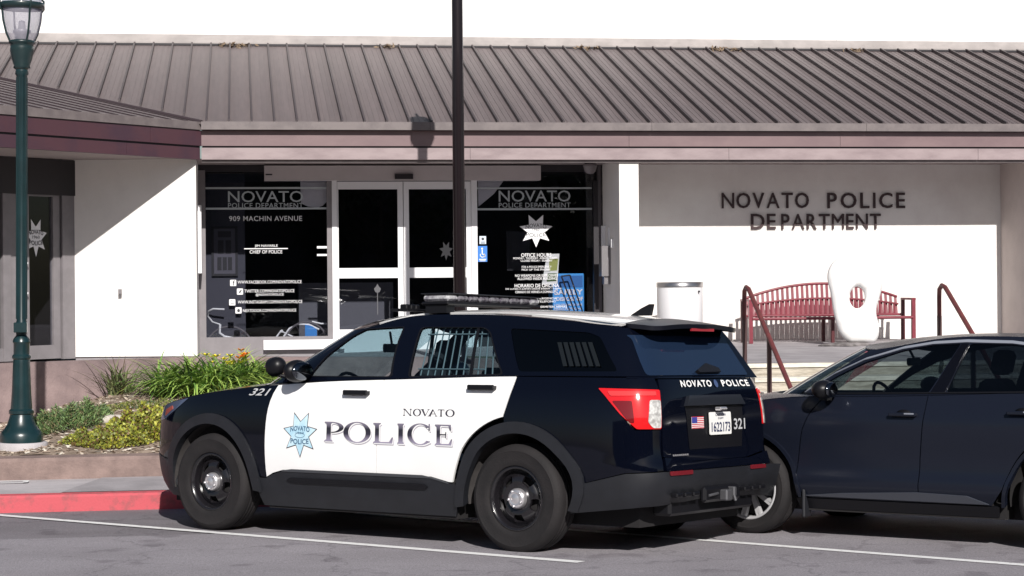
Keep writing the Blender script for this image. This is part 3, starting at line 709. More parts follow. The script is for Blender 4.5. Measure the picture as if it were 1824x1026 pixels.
# valley: main plane z = ZR0+slope*dy ; wing plane z = ZR0+wslope*(-.7071*dx+.7071*dy)
k=(slope-wslope*.7071)/(-wslope*.7071)   # dx = k*dy on the valley
vx=CX+k*(YT-YE)
b=MB(); b.add([(CX,YE-.09,rz(YE-.09)),(16,YE-.09,rz(YE-.09)),(16,YT,ZT),(vx,YT,ZT)],[(0,1,2,3)])
# fine ribs as real shallow pleats
rf=sbuild(b,'roof',M_roof)
b=MB(); sp=.3015; x=CX-k*0+.0
x0=onY(489,218,YE).x%sp
n0=int((vx-.0)/sp)-2
b2=MB()
for i in range(n0,60):
    x=x0+i*sp
    ys_=YE-.05
    if x<CX: 
        ys_=YE+(x-CX)/k+.12
    if ys_>YT-.1 or x>16: continue
    def seam(bb,x,w,h,ys_,mi=0):
        y0,y1=ys_,YT-.03
        v=[(x-w,y0,rz(y0)-.01),(x+w,y0,rz(y0)-.01),(x+w,y0,rz(y0)+h),(x-w,y0,rz(y0)+h),(x-w,y1,rz(y1)-.01),(x+w,y1,rz(y1)-.01),(x+w,y1,rz(y1)+h),(x-w,y1,rz(y1)+h)]
        bb.add(v,[(0,1,2,3),(1,5,6,2),(3,2,6,7),(0,3,7,4),(4,7,6,5)],mi)
    seam(b,x,.013,.055,ys_)
    for j in (1,2,3): seam(b2,x+sp*j/4,.005,.005,ys_+.03)
sbuild(b,'roof_seams',M_seam)
sbuild(b2,'roof_ribs',M_roof)
# wing roof
WT=6.6
def wr(s,n): # n metres up the slope from the eave
    return ev(s,-n,ZR0+wslope*n)
# valley in wing coordinates: n -> s
vd=Vector((k,1,0)); nn=-(vd.dot(Nn)); ss=vd.dot(D)
b=MB(); nT=(YT-YE)*nn
b.add([wr(0,-.02)+Vector((0,0,.0)),wr(9,-.02),wr(9,nT),wr(ss/nn*nT,nT)],[(0,1,2,3)]); sbuild(b,'wing_roof',M_roof)
b=MB(); s=.2
while s<9:
    n1=nT if True else 0
    # seam runs from eave up to the valley (valley s as function of n is ss/nn*n)
    n1=min(nT, s/(ss/nn) if ss/nn>0 else nT)
    if ss/nn<0: n1=nT
    a_=wr(s,.05);c_=wr(s,n1-.03); w=D*.011; hh=Vector((0,0,.016))
    if n1>.15: b.add([a_-w,a_+w,a_+w+hh,a_-w+hh,c_-w,c_+w,c_+w+hh,c_-w+hh],[(0,1,2,3),(1,5,6,2),(3,2,6,7),(0,3,7,4)])
    s+=sp
sbuild(b,'roof_seams',M_seam)
b=MB(); vp=[Vector((CX+k*t,YE+t,ZR0+slope*t+.012)) for t in (0,YT-YE)]
b.tube([vp[0],vp[1]],.03,6); sbuild(b,'valley_flashing',M_seam)
# ridge flashing and the tall white wall above
b=MB(); b.prism([(YT-.12,ZT-.03),(YT-.12,ZT+.02),(YT-.06,ZT+.09),(YT+.02,ZT+.16),(YT+.02,ZT-.03)],-12,18,'x'); sbuild(b,'ridge_flashing',mat('flashing',(.33,.30,.29),.5,var=.12,vs=2))
b=MB(); b.box((-12,YT-.14,ZT-.035),(18,YT-.121,ZT-.004)); sbuild(b,'flashing_shade_strip',M_dark)  # dark strip stands in for the shadow line along the flashing
b=MB()
for i in range(8):
    b.box((-12+i*4.4,YT+.021,ZT-1.2),(-12+(i+1)*4.4-.012,YT+.3,ZT+1.7))
b.box((-12,YT+.04,ZT-1.2),(18,YT+.29,ZT+1.69)); sbuild(b,'upper_wall',M_upper)
for o_ in [ (1012,85),(1345,88),(1430,90) ]: pass
# sign letters standing off the wall
M_let=mat('sign_brown',(.040,.020,.022),.6)
t_items=[('NOVATO',1285,1440,371,343.5),('POLICE',1473,1611,371,343.5),('DE',1337,1380,408,381),('PARTMENT',1391,1568,408,381)]
def solid_text(s,x0,x1,z0,z1,yf,yb,name,m,parent,bold=.018,space=1.12):
    V,T,_=text2d(s,bold,space); P=[(x0+(x1-x0)*a,z0+(z1-z0)*b_) for a,b_ in V]
    mb=MB(); n=len(P); mb.add([(p[0],yf,p[1]) for p in P],T); mb.add([(p[0],yb,p[1]) for p in P],[f[::-1] for f in T])
    ed={}
    for f in T:
        for i in range(len(f)): ed[(f[i],f[(i+1)%len(f)])]=1
    v=[(p[0],yf,p[1]) for p in P]+[(p[0],yb,p[1]) for p in P]
    mb.add(v,[(a,a+n,b_+n,b_) for (a,b_) in ed if (b_,a) not in ed])
    return mb.build(name,m,parent)
sg_=empty('sign_letters',(onY(1447,400,YW).x,YW,2.8)); tag(sg_,'two lines of dark brown raised letters on the white wall above the bench','sign')
for s_,u0,u1,v0,v1 in t_items:
    um=(u0+u1)/2
    xa_,xb_=onY(u0,v0,YW).x,onY(u1,v0,YW).x; za_,zb_=onY(um,v0,YW).z,onY(um,v1,YW).z; hh_=(zb_-za_)
    ws=[text2d(ch,.0)[2]*hh_ for ch in s_]; gap=.038 if len(s_)<3 else (xb_-xa_-sum(ws))/(len(s_)-1)
    kx=1.0
    if len(s_)>2 and gap<.035: kx=(xb_-xa_-.035*(len(s_)-1))/sum(ws); gap=.035
    x_=xa_
    for ch,w_ in zip(s_,ws):
        o=solid_text(ch,x_,x_+w_*kx,za_,zb_,YW-.034,YW-.012,'letter',M_let,sg_,.0 if ch in 'MNA' else .009); o.location=-sg_.location; x_+=w_*kx+gap
b=MB(); sbx=None

# dry leaves caught under the ridge flashing
rn=random.Random(77); b=MB()
for u in (410,432,690,1040,1272,1305,1520):
    q=onY(u,86,YT-.2)
    for i in range(26):
        p=Vector((q.x+rn.gauss(0,.10),YT-.17-abs(rn.gauss(0,.07)),0)); p.z=rz(p.y)+rn.uniform(.01,.06); a=Vector((rn.gauss(0,1),rn.gauss(0,1),rn.gauss(0,.6))).normalized()*.05; c=Vector((rn.gauss(0,1),rn.gauss(0,1),rn.gauss(0,.6))).normalized()*.022
        b.add([p-a,p+c,p+a,p-c],[(0,1,2,3)])
tag(b.build('dry_leaves',mat('dry_leaf',(.22,.16,.11),.9)),kind='stuff')
# ------------------------------------------------------------------ vehicles: bodies as analytic surfaces cut into panels
def lerp_t(T,z):
    if z<=T[0][0]: return T[0][1]
    for i in range(len(T)-1):
        a,b=T[i],T[i+1]
        if z<=b[0]:
            t=(z-a[0])/(b[0]-a[0])
            pa=T[i-1] if i>0 else (2*a[0]-b[0],2*a[1]-b[1])
            pb=T[i+2] if i+2<len(T) else (2*b[0]-a[0],2*b[1]-a[1])
            h=b[0]-a[0]
            ma=(b[1]-pa[1])/(b[0]-pa[0])*h; mb=(pb[1]-a[1])/(pb[0]-a[0])*h
            t2=t*t;t3=t2*t
            return (2*t3-3*t2+1)*a[1]+(t3-2*t2+t)*ma+(-2*t3+3*t2)*b[1]+(t3-t2)*mb
    return T[-1][1]
class Plan:
    """plan outline of a car body: q runs along the left side (q = x on the flank) and round the corners to the centre line"""
    def __init__(s,w,xf,xr,nf,nr,xm,wref,lf,lr):
        s.w,s.xf,s.xr,s.xm=w,xf,xr,xm
        s.tab={}
        for key,n,L in (('f',nf,lf),('r',nr,lr)):
            pts=[];N=240
            for i in range(N+1):
                # parametrise by angle with superellipse
                th=math.pi/2*i/N
                xi=math.sin(th)**(2/n);et=max(math.cos(th),0)**(2/n)
                pts.append((xi,et))
            arc=[0]
            for i in range(N): arc.append(arc[-1]+math.hypot((pts[i+1][0]-pts[i][0])*L,(pts[i+1][1]-pts[i][1])*wref))
            s.tab[key]=(pts,arc)
    def end(s,key): return s.xm+(s.tab['f'][1][-1] if key=='f' else -s.tab['r'][1][-1])
    def __call__(s,q,z):
        key='f' if q>=s.xm else 'r'
        pts,arc=s.tab[key];d=abs(q-s.xm)
        if d>=arc[-1]: xi,et=1,-(d-arc[-1])/1.0
        else:
            lo,hi=0,len(arc)-1
            while hi-lo>1:
                m=(lo+hi)//2
                if arc[m]<=d: lo=m
                else: hi=m
            t=(d-arc[lo])/(arc[hi]-arc[lo]+1e-12)
            xi=pts[lo][0]*(1-t)+pts[hi][0]*t;et=pts[lo][1]*(1-t)+pts[hi][1]*t
        W=lerp_t(s.w,z)
        x=s.xm+(lerp_t(s.xf,z)-s.xm)*xi if key=='f' else s.xm-(s.xm-lerp_t(s.xr,z))*xi
        return (x,W*et,z)
WE=[(.2,.90),(.35,.955),(.5,.985),(.7,1.0),(.9,.998),(1.05,.985),(1.15,.965),(1.24,.925),(1.4,.855),(1.55,.775),(1.66,.70),(1.72,.64)]
XRE=[(.2,-2.40),(.35,-2.54),(.5,-2.62),(.62,-2.63),(.72,-2.60),(1.0,-2.585),(1.2,-2.54),(1.35,-2.45),(1.55,-2.33),(1.7,-2.22)]
XFE=[(.2,2.28),(.35,2.40),(.6,2.44),(.85,2.42),(1.0,2.36),(1.1,2.26),(1.2,2.1)]
low=Plan(WE,XFE,XRE,5,9,0,.98,2.4,2.55)
XWE=[(1.1,1.32),(1.2,1.18),(1.4,.80),(1.6,.42),(1.72,.19)]
gh=Plan(WE,XWE,XRE,4.5,9,-.4,.85,1.4,2.1)

M_black=mat('police_black_paint',(.0018,.0026,.0068),.06,spec=.42)
M_white=mat('police_white_paint',(.88,.88,.88),.25,coat=.8,var=.015,vs=2)
M_plas=mat('dark_plastic',(.012,.013,.017),.5,var=.12,vs=6,bump=.15,bs=300)
M_plas2=mat('black_plastic',(.006,.006,.008),.4,spec=.3)
M_rub=mat('tyre_rubber',(.0065,.0055,.0065),.8,c2=(.011,.009,.010),vs=5,bump=.3,bs=90)
M_steel=mat('black_steel',(.010,.009,.011),.25,coat=.5)
M_chr=mat('chrome',(.78,.76,.78),.28,metal=.8)
M_well=mat('wheel_well',(.010,.009,.010),.9)
M_wellp=mat('well_liner',(.05,.045,.045),.85,var=.2,vs=5)
M_seat=mat('seat_cloth',(.025,.025,.03),.8)
M_gfront=glass('car_glass',(.50,.62,.66),.9)
M_grear=glass('car_glass_dark',(.075,.09,.11),1)
M_gback=glass('car_glass_back',(.02,.024,.03),1.0)
M_bar=mat('cage_bar',(.27,.30,.32),.4)
M_lampR=mat('lamp_red',(.62,.012,.015),.12,coat=1)
M_lampD=mat('lamp_red_dark',(.16,.006,.008),.12,coat=1)
M_lampC=mat('lamp_clear',(.62,.62,.60),.15,coat=1,c2=(.30,.29,.28),vs=28,lo=.4,hi=.6)
M_refl=mat('reflector_red',(.14,.010,.016),.3)
M_signw=mat('decal_white',(.82,.82,.82),.5)
M_signb=mat('decal_blue',(.42,.66,.80),.5,c2=(.62,.80,.88),vs=7)
M_signk=mat('decal_black',(.035,.032,.05),.5)
class Car:
    def __init__(s,name,wr_px,heading,axle,wy,roll,label,cat):
        h=heading; f=rv*(-math.cos(h))+fv*math.sin(h); f.z=-SL*f.y; f.normalize()
        n=Vector((0,SL,1)).normalized(); l=n.cross(f).normalized()
        ln=math.cos(roll); 
        l2=l*math.cos(roll)+n*math.sin(roll); n2=n*math.cos(roll)-l*math.sin(roll)
        s.O=wr_px-f*axle-l2*wy
        m=Matrix((f,l2,n2)).transposed().to_4x4(); m.translation=s.O
        s.e=bpy.data.objects.new(name,None); COL.objects.link(s.e); s.e.matrix_world=m; tag(s.e,label,cat)
    def p(s,name,poly,mapf,m,**k): return patch(name,poly,mapf,m,k.pop('parent',s.e),**k)
def off_map(mapf,off):
    h=.004
    def g(a,b,o):
        p=Vector(mapf(a,b)); n=(Vector(mapf(a+h,b))-Vector(mapf(a-h,b))).cross(Vector(mapf(a,b+h))-Vector(mapf(a,b-h))).normalized()
        if n.dot(p-Vector((0,0,.8)))<0: n=-n
        return p+n*(o+off)
    return g
def wheel(car,x,y,z,r,w,rim_r,side,style,parent):
    M=Matrix.Translation((x,y,z))@Matrix.Rotation(R(-90*side),4,'X')   # local +z -> outboard
    b=MB(); h=w/2
    # rim
    if style=='steel':
        b.lathe([(rim_r+.012,h-.02),(rim_r+.002,h-.008),(rim_r-.012,h-.012),(rim_r-.02,h-.05),(rim_r-.03,h-.09)],48,0,M)
        def dm(a,c):
            rr=math.hypot(a,c); t=min(max((rr-.07)/(rim_r-.03-.07),0),1)
            hz=h-.045-.02*math.sin(t*math.pi)*-1-.03*t*t
            return M@Vector((a,c,hz))
        holes=[]
        for k in range(5):
            a0=k*72+20
            o_=[(math.cos(R(a0+t))*.172,math.sin(R(a0+t))*.172) for t in(-17,-8,0,8,17)]+[(math.cos(R(a0+t))*.118,math.sin(R(a0+t))*.118) for t in(16,6,-6,-16)]
            holes.append(rpoly(o_,.018,3))
        V,T=tri2d([((rim_r-.028)*math.cos(R(a)),(rim_r-.028)*math.sin(R(a))) for a in range(0,360,8)],holes,.022)
        wl=patch('wheel',None,dm,M_steel,parent,tri=(V,T),thick=.02,ref=Vector((x,y-side*.6,z)))
        b2=b; rim=b2.build('rim',M_steel,wl)
        b=MB(); b.lathe([(.073,h-.05),(.074,h-.02),(.066,h-.005),(.05,h+.004),(.046,h+.004),(.040,h-.002),(.03,h+.004),(.012,h+.010),(.0,h+.011)],28,0,M)
        for k in range(5):
            a=R(k*72+8); b.lathe([(.010,h-.005),(.010,h+.008),(.006,h+.012),(0,h+.012)],8,0,M@Matrix.Translation((.056*math.cos(a),.056*math.sin(a),0)))
        b.build('hub_cap',M_chr,wl)
    else:
        b.lathe([(rim_r+.012,h-.02),(rim_r+.002,h-.006),(rim_r-.010,h-.01),(rim_r-.016,h-.04),(rim_r-.02,h-.10)],48,0,M)
        for k in range(10):
            a=R(k*36+6); 
            for da in(-.055,.055):
                c,s_=math.cos(a+da),math.sin(a+da)
                t=Vector((-s_,c,0)); rr=Vector((c,s_,0))
                r0,r1=.045,rim_r-.004
                v=[rr*r0-t*.012+Vector((0,0,h-.035)),rr*r0+t*.012+Vector((0,0,h-.035)),rr*r1+t*.009+Vector((0,0,h-.016)),rr*r1-t*.009+Vector((0,0,h-.016))]
                v+= [q-Vector((0,0,.04)) for q in v]
                b.add([M@q for q in v],[(0,1,2,3),(4,7,6,5),(0,4,5,1),(1,5,6,2),(2,6,7,3),(3,7,4,0)])
        b.lathe([(.07,h-.05),(.065,h-.028),(.03,h-.018),(0,h-.016)],24,0,M)
        wl=b.build('wheel',mat('alloy',(.72,.72,.74),.35,metal=.5),parent)
    b=MB(); b.lathe([(rim_r-.03,-h+.02),(rim_r-.03,h-.09),(.05,h-.10),(0,h-.10)],32,0,M); b.build('brake_drum',M_well,wl)
    b=MB(); prof=[(rim_r-.02,-h+.03),(rim_r+.005,-h+.004),(rim_r+.05,-h-.006),(r-.05,-h-.008),(r-.018,-h+.006),(r-.004,-h+.028),(r,-h+.05),(r,-h+.075),(r-.008,-h+.078),(r-.008,-h+.088),(r,-h+.091),(r,-.008),(r-.008,-.005),(r-.008,.005),(r,.008),(r,h-.091),(r-.008,h-.088),(r-.008,h-.078),(r,h-.075),(r,h-.05),(r-.004,h-.028),(r-.018,h-.006),(r-.04,h+.004),(r-.048,h+.008),(r-.056,h+.005),(rim_r+.05,h+.006),(rim_r+.03,h+.004),(rim_r+.012,h-.004),(rim_r+.006,h-.02)]
    b.lathe(prof,72,0,M); b.build('tyre',M_rub,wl,sharp=35)
    return wl
def hgt_field(edge,zc):
    """edge: list of (x,y,z) sorted by x; returns z(x,y) meeting the edge and zc(x) at the centre line"""
    E_=sorted(edge)
    X=[p[0] for p in E_]
    def f(x,y,pw=2.6):
        if x<=X[0]: p=E_[0]
        elif x>=X[-1]: p=E_[-1]
        else:
            lo,hi=0,len(X)-1
            while hi-lo>1:
                m_=(lo+hi)//2
                if X[m_]<=x: lo=m_
                else: hi=m_
            t=(x-X[lo])/(X[hi]-X[lo]+1e-9); p=tuple(E_[lo][i]*(1-t)+E_[hi][i]*t for i in range(3))
        rr=min(abs(y)/max(p[1],1e-4),1.0)
        c=max(lerp_t(zc,x),p[2])
        return c-(c-p[2])*rr**pw
    return f
def lp(mapf): return lambda q,z:mapf(q,z)
def edge_pts(mapf,zt,q0,q1,n=60):
    return [mapf(q0+(q1-q0)*i/n,lerp_t(zt,q0+(q1-q0)*i/n)) for i in range(n+1)]
def seat(b,x,y,z0,m=0,w=.5,hr=True):
    b.box((x-.25,y-w/2,z0),(x+.28,y+w/2,z0+.16),m,bev=.04)
    Mx=Matrix.Translation((x-.24,y,z0+.12))@Matrix.Rotation(R(-14),4,'Y')
    b.box((-.07,-w/2,0),(.07,w/2,.58),m,Mx,bev=.04)
    if hr: b.box((-.05,-.13,.62),(.05,.13,.80),m,Mx,bev=.03)
# ================================================================== police car
C=Car('police_car',ground_pt(918,984)+Vector((0,0,0)),R(35.6),-1.5125,.97,R(1.4),'black and white police utility vehicle with light bar, parked nose to the red kerb','police car')
PCe=C.e
QR=low.end('r'); QF=low.end('f'); GF=gh.end('f'); GR=gh.end('r')
LOW=low; GH=gh
FX,FZ,RX,RZ_=1.493,.392,-1.515,.385
zs=[(-3.5,1.25),(-1.5,1.255),(-.48,1.228),(.32,1.205),(.9,1.172),(1.2,1.145),(1.5,1.115),(1.84,1.07),(2.05,1.03),(2.25,.99),(2.6,.965),(3.1,.955)]
zsf=lambda q:lerp_t(zs,q)
top=lambda q0,q1,n,dz=0:[(q0+(q1-q0)*i/n,zsf(q0+(q1-q0)*i/n)+dz) for i in range(n+1)]
g=.004
# fenders, doors, quarters
fend=[(.878,.445)]+top(.878,2.06,14,-.004)+[(2.04,.96),(2.1,.90),(2.38,.86),(2.42,.62),(2.06,.56)]+arc(FX,FZ,.50,12,172,24)
C.p('front_fender',fend,LOW,M_black,both=True)
d1=[(.870,.452)]+[(.870,1.168)]+top(.86,-.268,10,-.006)+[(-.248,.80),(-.226,.512),(.69,.512),(.80,.485)]
fdoor=C.p('front_door',d1,LOW,M_white); C.p('front_door',d1,LOW,M_white,mirror=True)
d2=[(-.234,.512),(-.256,.80),(-.276,zsf(-.27)-.006)]+top(-.3,-1.50,10,-.006)+[(-1.455,1.13),(-1.392,.965)]+arc(RX,RZ_,.59,78,9,16)+[(-.90,.478),(-.74,.512)]
rdoor=C.p('rear_door',d2,LOW,M_white); C.p('rear_door',d2,LOW,M_white,mirror=True)
sill=[(1.0,.225),(.985,.44),(.875,.44),(.80,.475),(.69,.502),(-.74,.502),(-.90,.468),(-.955,.46),(-.99,.44),(-.99,.225)]
C.p('sill_trim',sill,LOW,M_plas,both=True,off=.006)
C.p('sill_moulding',rpoly([(.62,.455),(-.68,.455),(-.72,.435),(-.70,.415),(.60,.415),(.66,.435)],.012),LOW,M_plas2,both=True,off=.016,thick=.012)
C.p('sill_ridge',[(.70,.508),(.60,.52),(-.66,.52),(-.76,.505),(-.90,.472),(-.90,.466),(-.74,.500),(.69,.500)],LOW,mat('worn_plastic',(.05,.052,.06),.5),both=True,off=.012,thick=.012)
for (cx_,cz_) in ((FX,FZ),(RX,RZ_)):
    a0,a1=(-14,186) if cx_>0 else (-9,188)
    oo_=arc(cx_,cz_,.545,a0,a1,30)+arc(cx_,cz_,.462,a1,a0,30)
    C.p('wheel_arch_trim',oo_,LOW,M_plas,both=True,off=.022,thick=.06)
quart=[(-1.508,zsf(-1.5)-.006),(-1.462,1.13),(-1.400,.972)]+arc(RX,RZ_,.52,78,168,14)+[(-2.0,.505),(-2.34,.592),(-2.62,.605),(-2.64,.885),(-2.44,.885),(-2.33,1.0),(-2.185,1.178),(-2.645,1.166),(-2.62,1.245)]
C.p('quarter_panel',quart,LOW,M_black,both=True)
C.p('rear_bumper',[(-2.0,.30),(-1.985,.497),(-2.34,.586),(-2.62,.598),(2*QR+2.62,.598),(2*QR+2.34,.586),(2*QR+1.985,.497),(2*QR+2.0,.30),(2*QR+2.5,.36),(QR,.40),(-2.5,.36)],LOW,M_plas,off=.012,thick=.03)
hl=-2.652; hr_=2*QR-hl
hatch=[(hl,.70),(hl,1.235),(hr_,1.235),(hr_,.70),(hr_+.3,.66),(hl-.3,.66)]
C.p('liftgate',hatch,LOW,M_black,thick=.02)
C.p('bumper_top',[(-2.63,.602),(-2.64,.69),(-2.95,.652),(2*QR+2.95,.652),(2*QR+2.64,.69),(2*QR+2.63,.602)],LOW,M_black,off=.02,thick=.06)
# plate recess, garnish, plate
C.p('garnish',[(-2.93,1.045),(-2.98,1.115),(2*QR+2.98,1.115),(2*QR+2.93,1.045)],LOW,mat('gloss_grey',(.016,.018,.024),.3,coat=.6),off=.03,thick=.03)
C.p('plate_recess',[(-2.98,.74),(-2.94,1.04),(2*QR+2.94,1.04),(2*QR+2.98,.74)],LOW,M_plas2,off=.003,thick=.0)
PQ=-3.40; OM=off_map(LOW,0)
pl_=C.p('licence_plate',rpoly([(PQ+.155,.835),(PQ+.155,.995),(PQ-.155,.995),(PQ-.155,.835)],.012),LOW,mat('plate_white',(.80,.80,.78),.4),off=.018,thick=.006)
flip=lambda q0,W_: (lambda x,y,o:OM(q0-x,y,o))
t=TX(); t.text('1622173',-.135,.135,.855,.925,.015); t.text('CALIFORNIA',-.075,.075,.968,.986,.004); t.text('EXEMPT',-.04,.04,.945,.958,.0)
t.build('lettering',flip(PQ,0),mat('plate_ink',(.03,.04,.10),.5),pl_,off=.021)
t=TX(); t.text('321',-.085,.085,.865,.945,.015); t.build('unit_number',flip(-3.70,0),mat('decal_grey',(.50,.51,.53),.5),PCe,off=.006)
t=TX(); t.text('321',-.10,.10,1.085,1.14,.012,slant=.3); t.build('unit_number',flip(1.035,0),MATS['decal_grey'],PCe,off=.006)
t=TX(); t.text('NOVATO',-2.93+3.35-.42+.0,-2.93+3.35-.02,1.185,1.232,.03,space=1.2) if False else None
t=TX(); t.text('NOVATO',-.52,-.07,1.178,1.225,.03,space=1.25); t.text('POLICE',.09,.52,1.178,1.225,.03,space=1.25); t.build('hatch_lettering',flip(-3.45,0),M_signw,PCe,off=.005)
t=TX(); t.poly(arc(0,1.20,.028,0,345,14)); t.build('hatch_emblem',flip(-3.45,0),mat('emblem_blue',(.05,.08,.18),.3),PCe,off=.005)
# flag decal
t=TX(); t.rect(-.085,.085,.885,.968); fl=t.build('flag_decal',flip(-3.10,0),M_signw,PCe,off=.004)
t=TX()
for i in range(7):
    h_=.083/13; t.rect(-.083 if i<3 else -.083,.083,.886+h_*2*i,.886+h_*(2*i+1))
t.build('flag_stripes',flip(-3.10,0),mat('flag_red',(.55,.03,.05),.5),fl,off=.005)
t=TX(); t.rect(-.083,-.01,.924,.966); t.build('flag_canton',flip(-3.10,0),mat('flag_blue',(.04,.05,.28),.5),fl,off=.006)
t=TX(); 
for i in range(8): t.rect(-.11+i*.026,-.11+i*.026+.021,.70,.712)
t.build('tail_badge',flip(-2.86,0),M_chr,PCe,off=.004)
# tail lamps
lampo=[(-2.19,1.170),(-2.23,1.130),(-2.34,.995),(-2.45,.893),(-2.632,.893),(-2.640,1.160)]
for mir in (False,True):
    tl=C.p('tail_lamp',rpoly(lampo,.012,2),LOW,M_lampR,off=.012,thick=.03,mirror=mir)
    C.p('lamp_lens',rpoly([(-2.29,1.085),(-2.425,1.085),(-2.435,.935),(-2.40,.94)],.01,2),LOW,M_lampD,off=.016,thick=.006,mirror=mir,parent=tl)
    C.p('reversing_lens',rpoly([(-2.545,1.09),(-2.632,1.09),(-2.625,.90),(-2.56,.90),(-2.525,.94)],.012,2),LOW,M_lampC,off=.017,thick=.008,mirror=mir,parent=tl)
    C.p('lamp_light_bar',rpoly([(-2.26,1.150),(-2.60,1.148),(-2.60,1.120),(-2.28,1.118)],.008,2),LOW,mat('lamp_red_bright',(.80,.05,.05),.1,coat=1),off=.017,thick=.006,mirror=mir,parent=tl)
    C.p('bumper_reflector',rpoly([(-2.66,.572),(-2.94,.572),(-2.94,.600),(-2.66,.600)],.008,2),LOW,M_refl,off=.020,thick=.006,mirror=mir)
# lower valance with vents, hitch
b=MB(); 
b.box((-2.57,-.60,.28),(-2.42,.60,.46),0,bev=.02); b.build('rear_valance',M_plas2,PCe)
for sgn in(1,-1):
    b=MB()
    for k in range(3): 
        y0=sgn*(.60-k*.115); b.box((-2.655,y0-.045,.415),(-2.60,y0+.045,.447),0,bev=.008)
    b.build('bumper_vent',M_plas2,PCe)
b=MB(); b.box((-2.655,-.26,.36),(-2.60,.26,.47),0,bev=.02); b.build('hitch_recess',M_plas2,PCe)
b=MB(); b.box((-2.71,-.045,.365),(-2.60,.045,.445),0,bev=.01); b.tube([(-2.66,.09,.42),(-2.68,.16,.42),(-2.66,.22,.41)],.010,8); b.tube([(-2.68,-.09,.43),(-2.70,-.10,.36)],.012,8); b.box((-2.70,-.12,.39),(-2.62,-.08,.46),0,bev=.008); b.build('tow_hitch',mat('hitch_metal',(.12,.12,.13),.5,metal=.6),PCe)
b=MB(); b.box((-2.665,-.05,1.01),(-2.61,.05,1.035),0,bev=.008); b.build('rear_camera',M_chr,PCe)
# front fascia, grille, headlamps
C.p('front_bumper',[(2.06,.25),(2.07,.55),(2.43,.61),(2*QF-2.43,.61),(2*QF-2.07,.55),(2*QF-2.06,.25)],LOW,M_plas,off=.004,thick=.03)
C.p('grille',[(2.56,.62),(2.56,.90),(2*QF-2.56,.90),(2*QF-2.56,.62)],LOW,M_plas2,off=.0,thick=.02)
C.p('nose_panel',[(2.3,.93),(2.45,.955)]+[(2.6,.955),(2*QF-2.6,.955),(2*QF-2.45,.955),(2*QF-2.3,.93),(2*QF-2.56,.905),(2.56,.905)],LOW,M_black,off=.0,thick=.02)
for mir in(False,True):
    h_=C.p('headlamp',rpoly([(1.86,1.055),(2.05,1.022),(2.26,.982),(2.5,.945),(2.54,.80),(2.42,.82),(2.36,.86),(2.13,.875),(1.98,.955)],.015,2),LOW,mat('lamp_housing',(.10,.125,.20),.10,metal=.3,coat=.6),off=.006,mirror=mir)
    C.p('marker_lens',rpoly([(2.02,.96),(2.05,.99),(2.15,.955),(2.13,.90)],.01,2),LOW,mat('lamp_amber',(.35,.09,.07),.2,coat=1),off=.010,thick=.005,mirror=mir,parent=h_)
# hood
ep=[LOW(.9+(QF-.9)*i/70,zsf(.9+(QF-.9)*i/70)) for i in range(71)]
HZ=hgt_field(ep,[(.8,1.19),(1.2,1.192),(1.6,1.17),(2.0,1.10),(2.2,1.035),(2.36,.955)])
back=[GH(.72+(GF-.72)*i/14,1.15) for i in range(15)]
ol=[(p[0],p[1]) for p in ep if p[0]>.91]
outl=[(x,y-.004) for x,y in ol[:-1]]+[(ol[-1][0],0)]+[(x,-y+.004) for x,y in ol[:-1][::-1]]+[(p[0]+.0,-p[1]) for p in back if p[0]>.91][:-1]+[(p[0]+.0,p[1]) for p in back[::-1] if p[0]>.91]
C.p('hood',outl,lambda x,y:(x,y,HZ(x,y,1.7)+.004),M_black,st=.07,ref=Vector((1,0,-3)))
# upper shell
ze=[(-3.5,1.60),(-2.6,1.60),(-2.3,1.618),(-2.0,1.650),(-1.5,1.688),(-1.0,1.708),(-.3,1.705),(.1,1.672),(.4,1.622),(.7,1.60),(.9,1.62),(1.2,1.66),(GF,1.685)]
zef=lambda q:lerp_t(ze,q)
qs=[-2.40+(.76+2.40)*i/40 for i in range(41)]
upper=[(q,zsf(q)-.0) for q in [.76,.5,.1,-.3,-.7,-1.1,-1.5,-1.9,-2.3,-2.6]]+[(-2.56,1.40),(-2.46,1.57)]+[(q,zef(q)) for q in qs]
W1=rpoly([(.44,1.243),(.53,1.40),(.53,1.55),(.44,1.603),(-.215,1.617),(-.325,1.243)],.03,3)
W2=rpoly([(-.50,1.246),(-.478,1.603),(-.52,1.613),(-1.13,1.606),(-1.20,1.57),(-1.345,1.268)],.03,3)
W3=rpoly([(-1.50,1.285),(-1.40,1.60),(-2.14,1.565),(-2.235,1.53),(-2.315,1.29)],.03,3)
C.p('body_shell',upper,GH,M_black,both=True,holes=(W1,W2,W3))
ctr=lambda P_,k:[( (p[0]-sum(a[0] for a in P_)/len(P_))*k+sum(a[0] for a in P_)/len(P_), (p[1]-sum(a[1] for a in P_)/len(P_))*k+sum(a[1] for a in P_)/len(P_)) for p in P_]
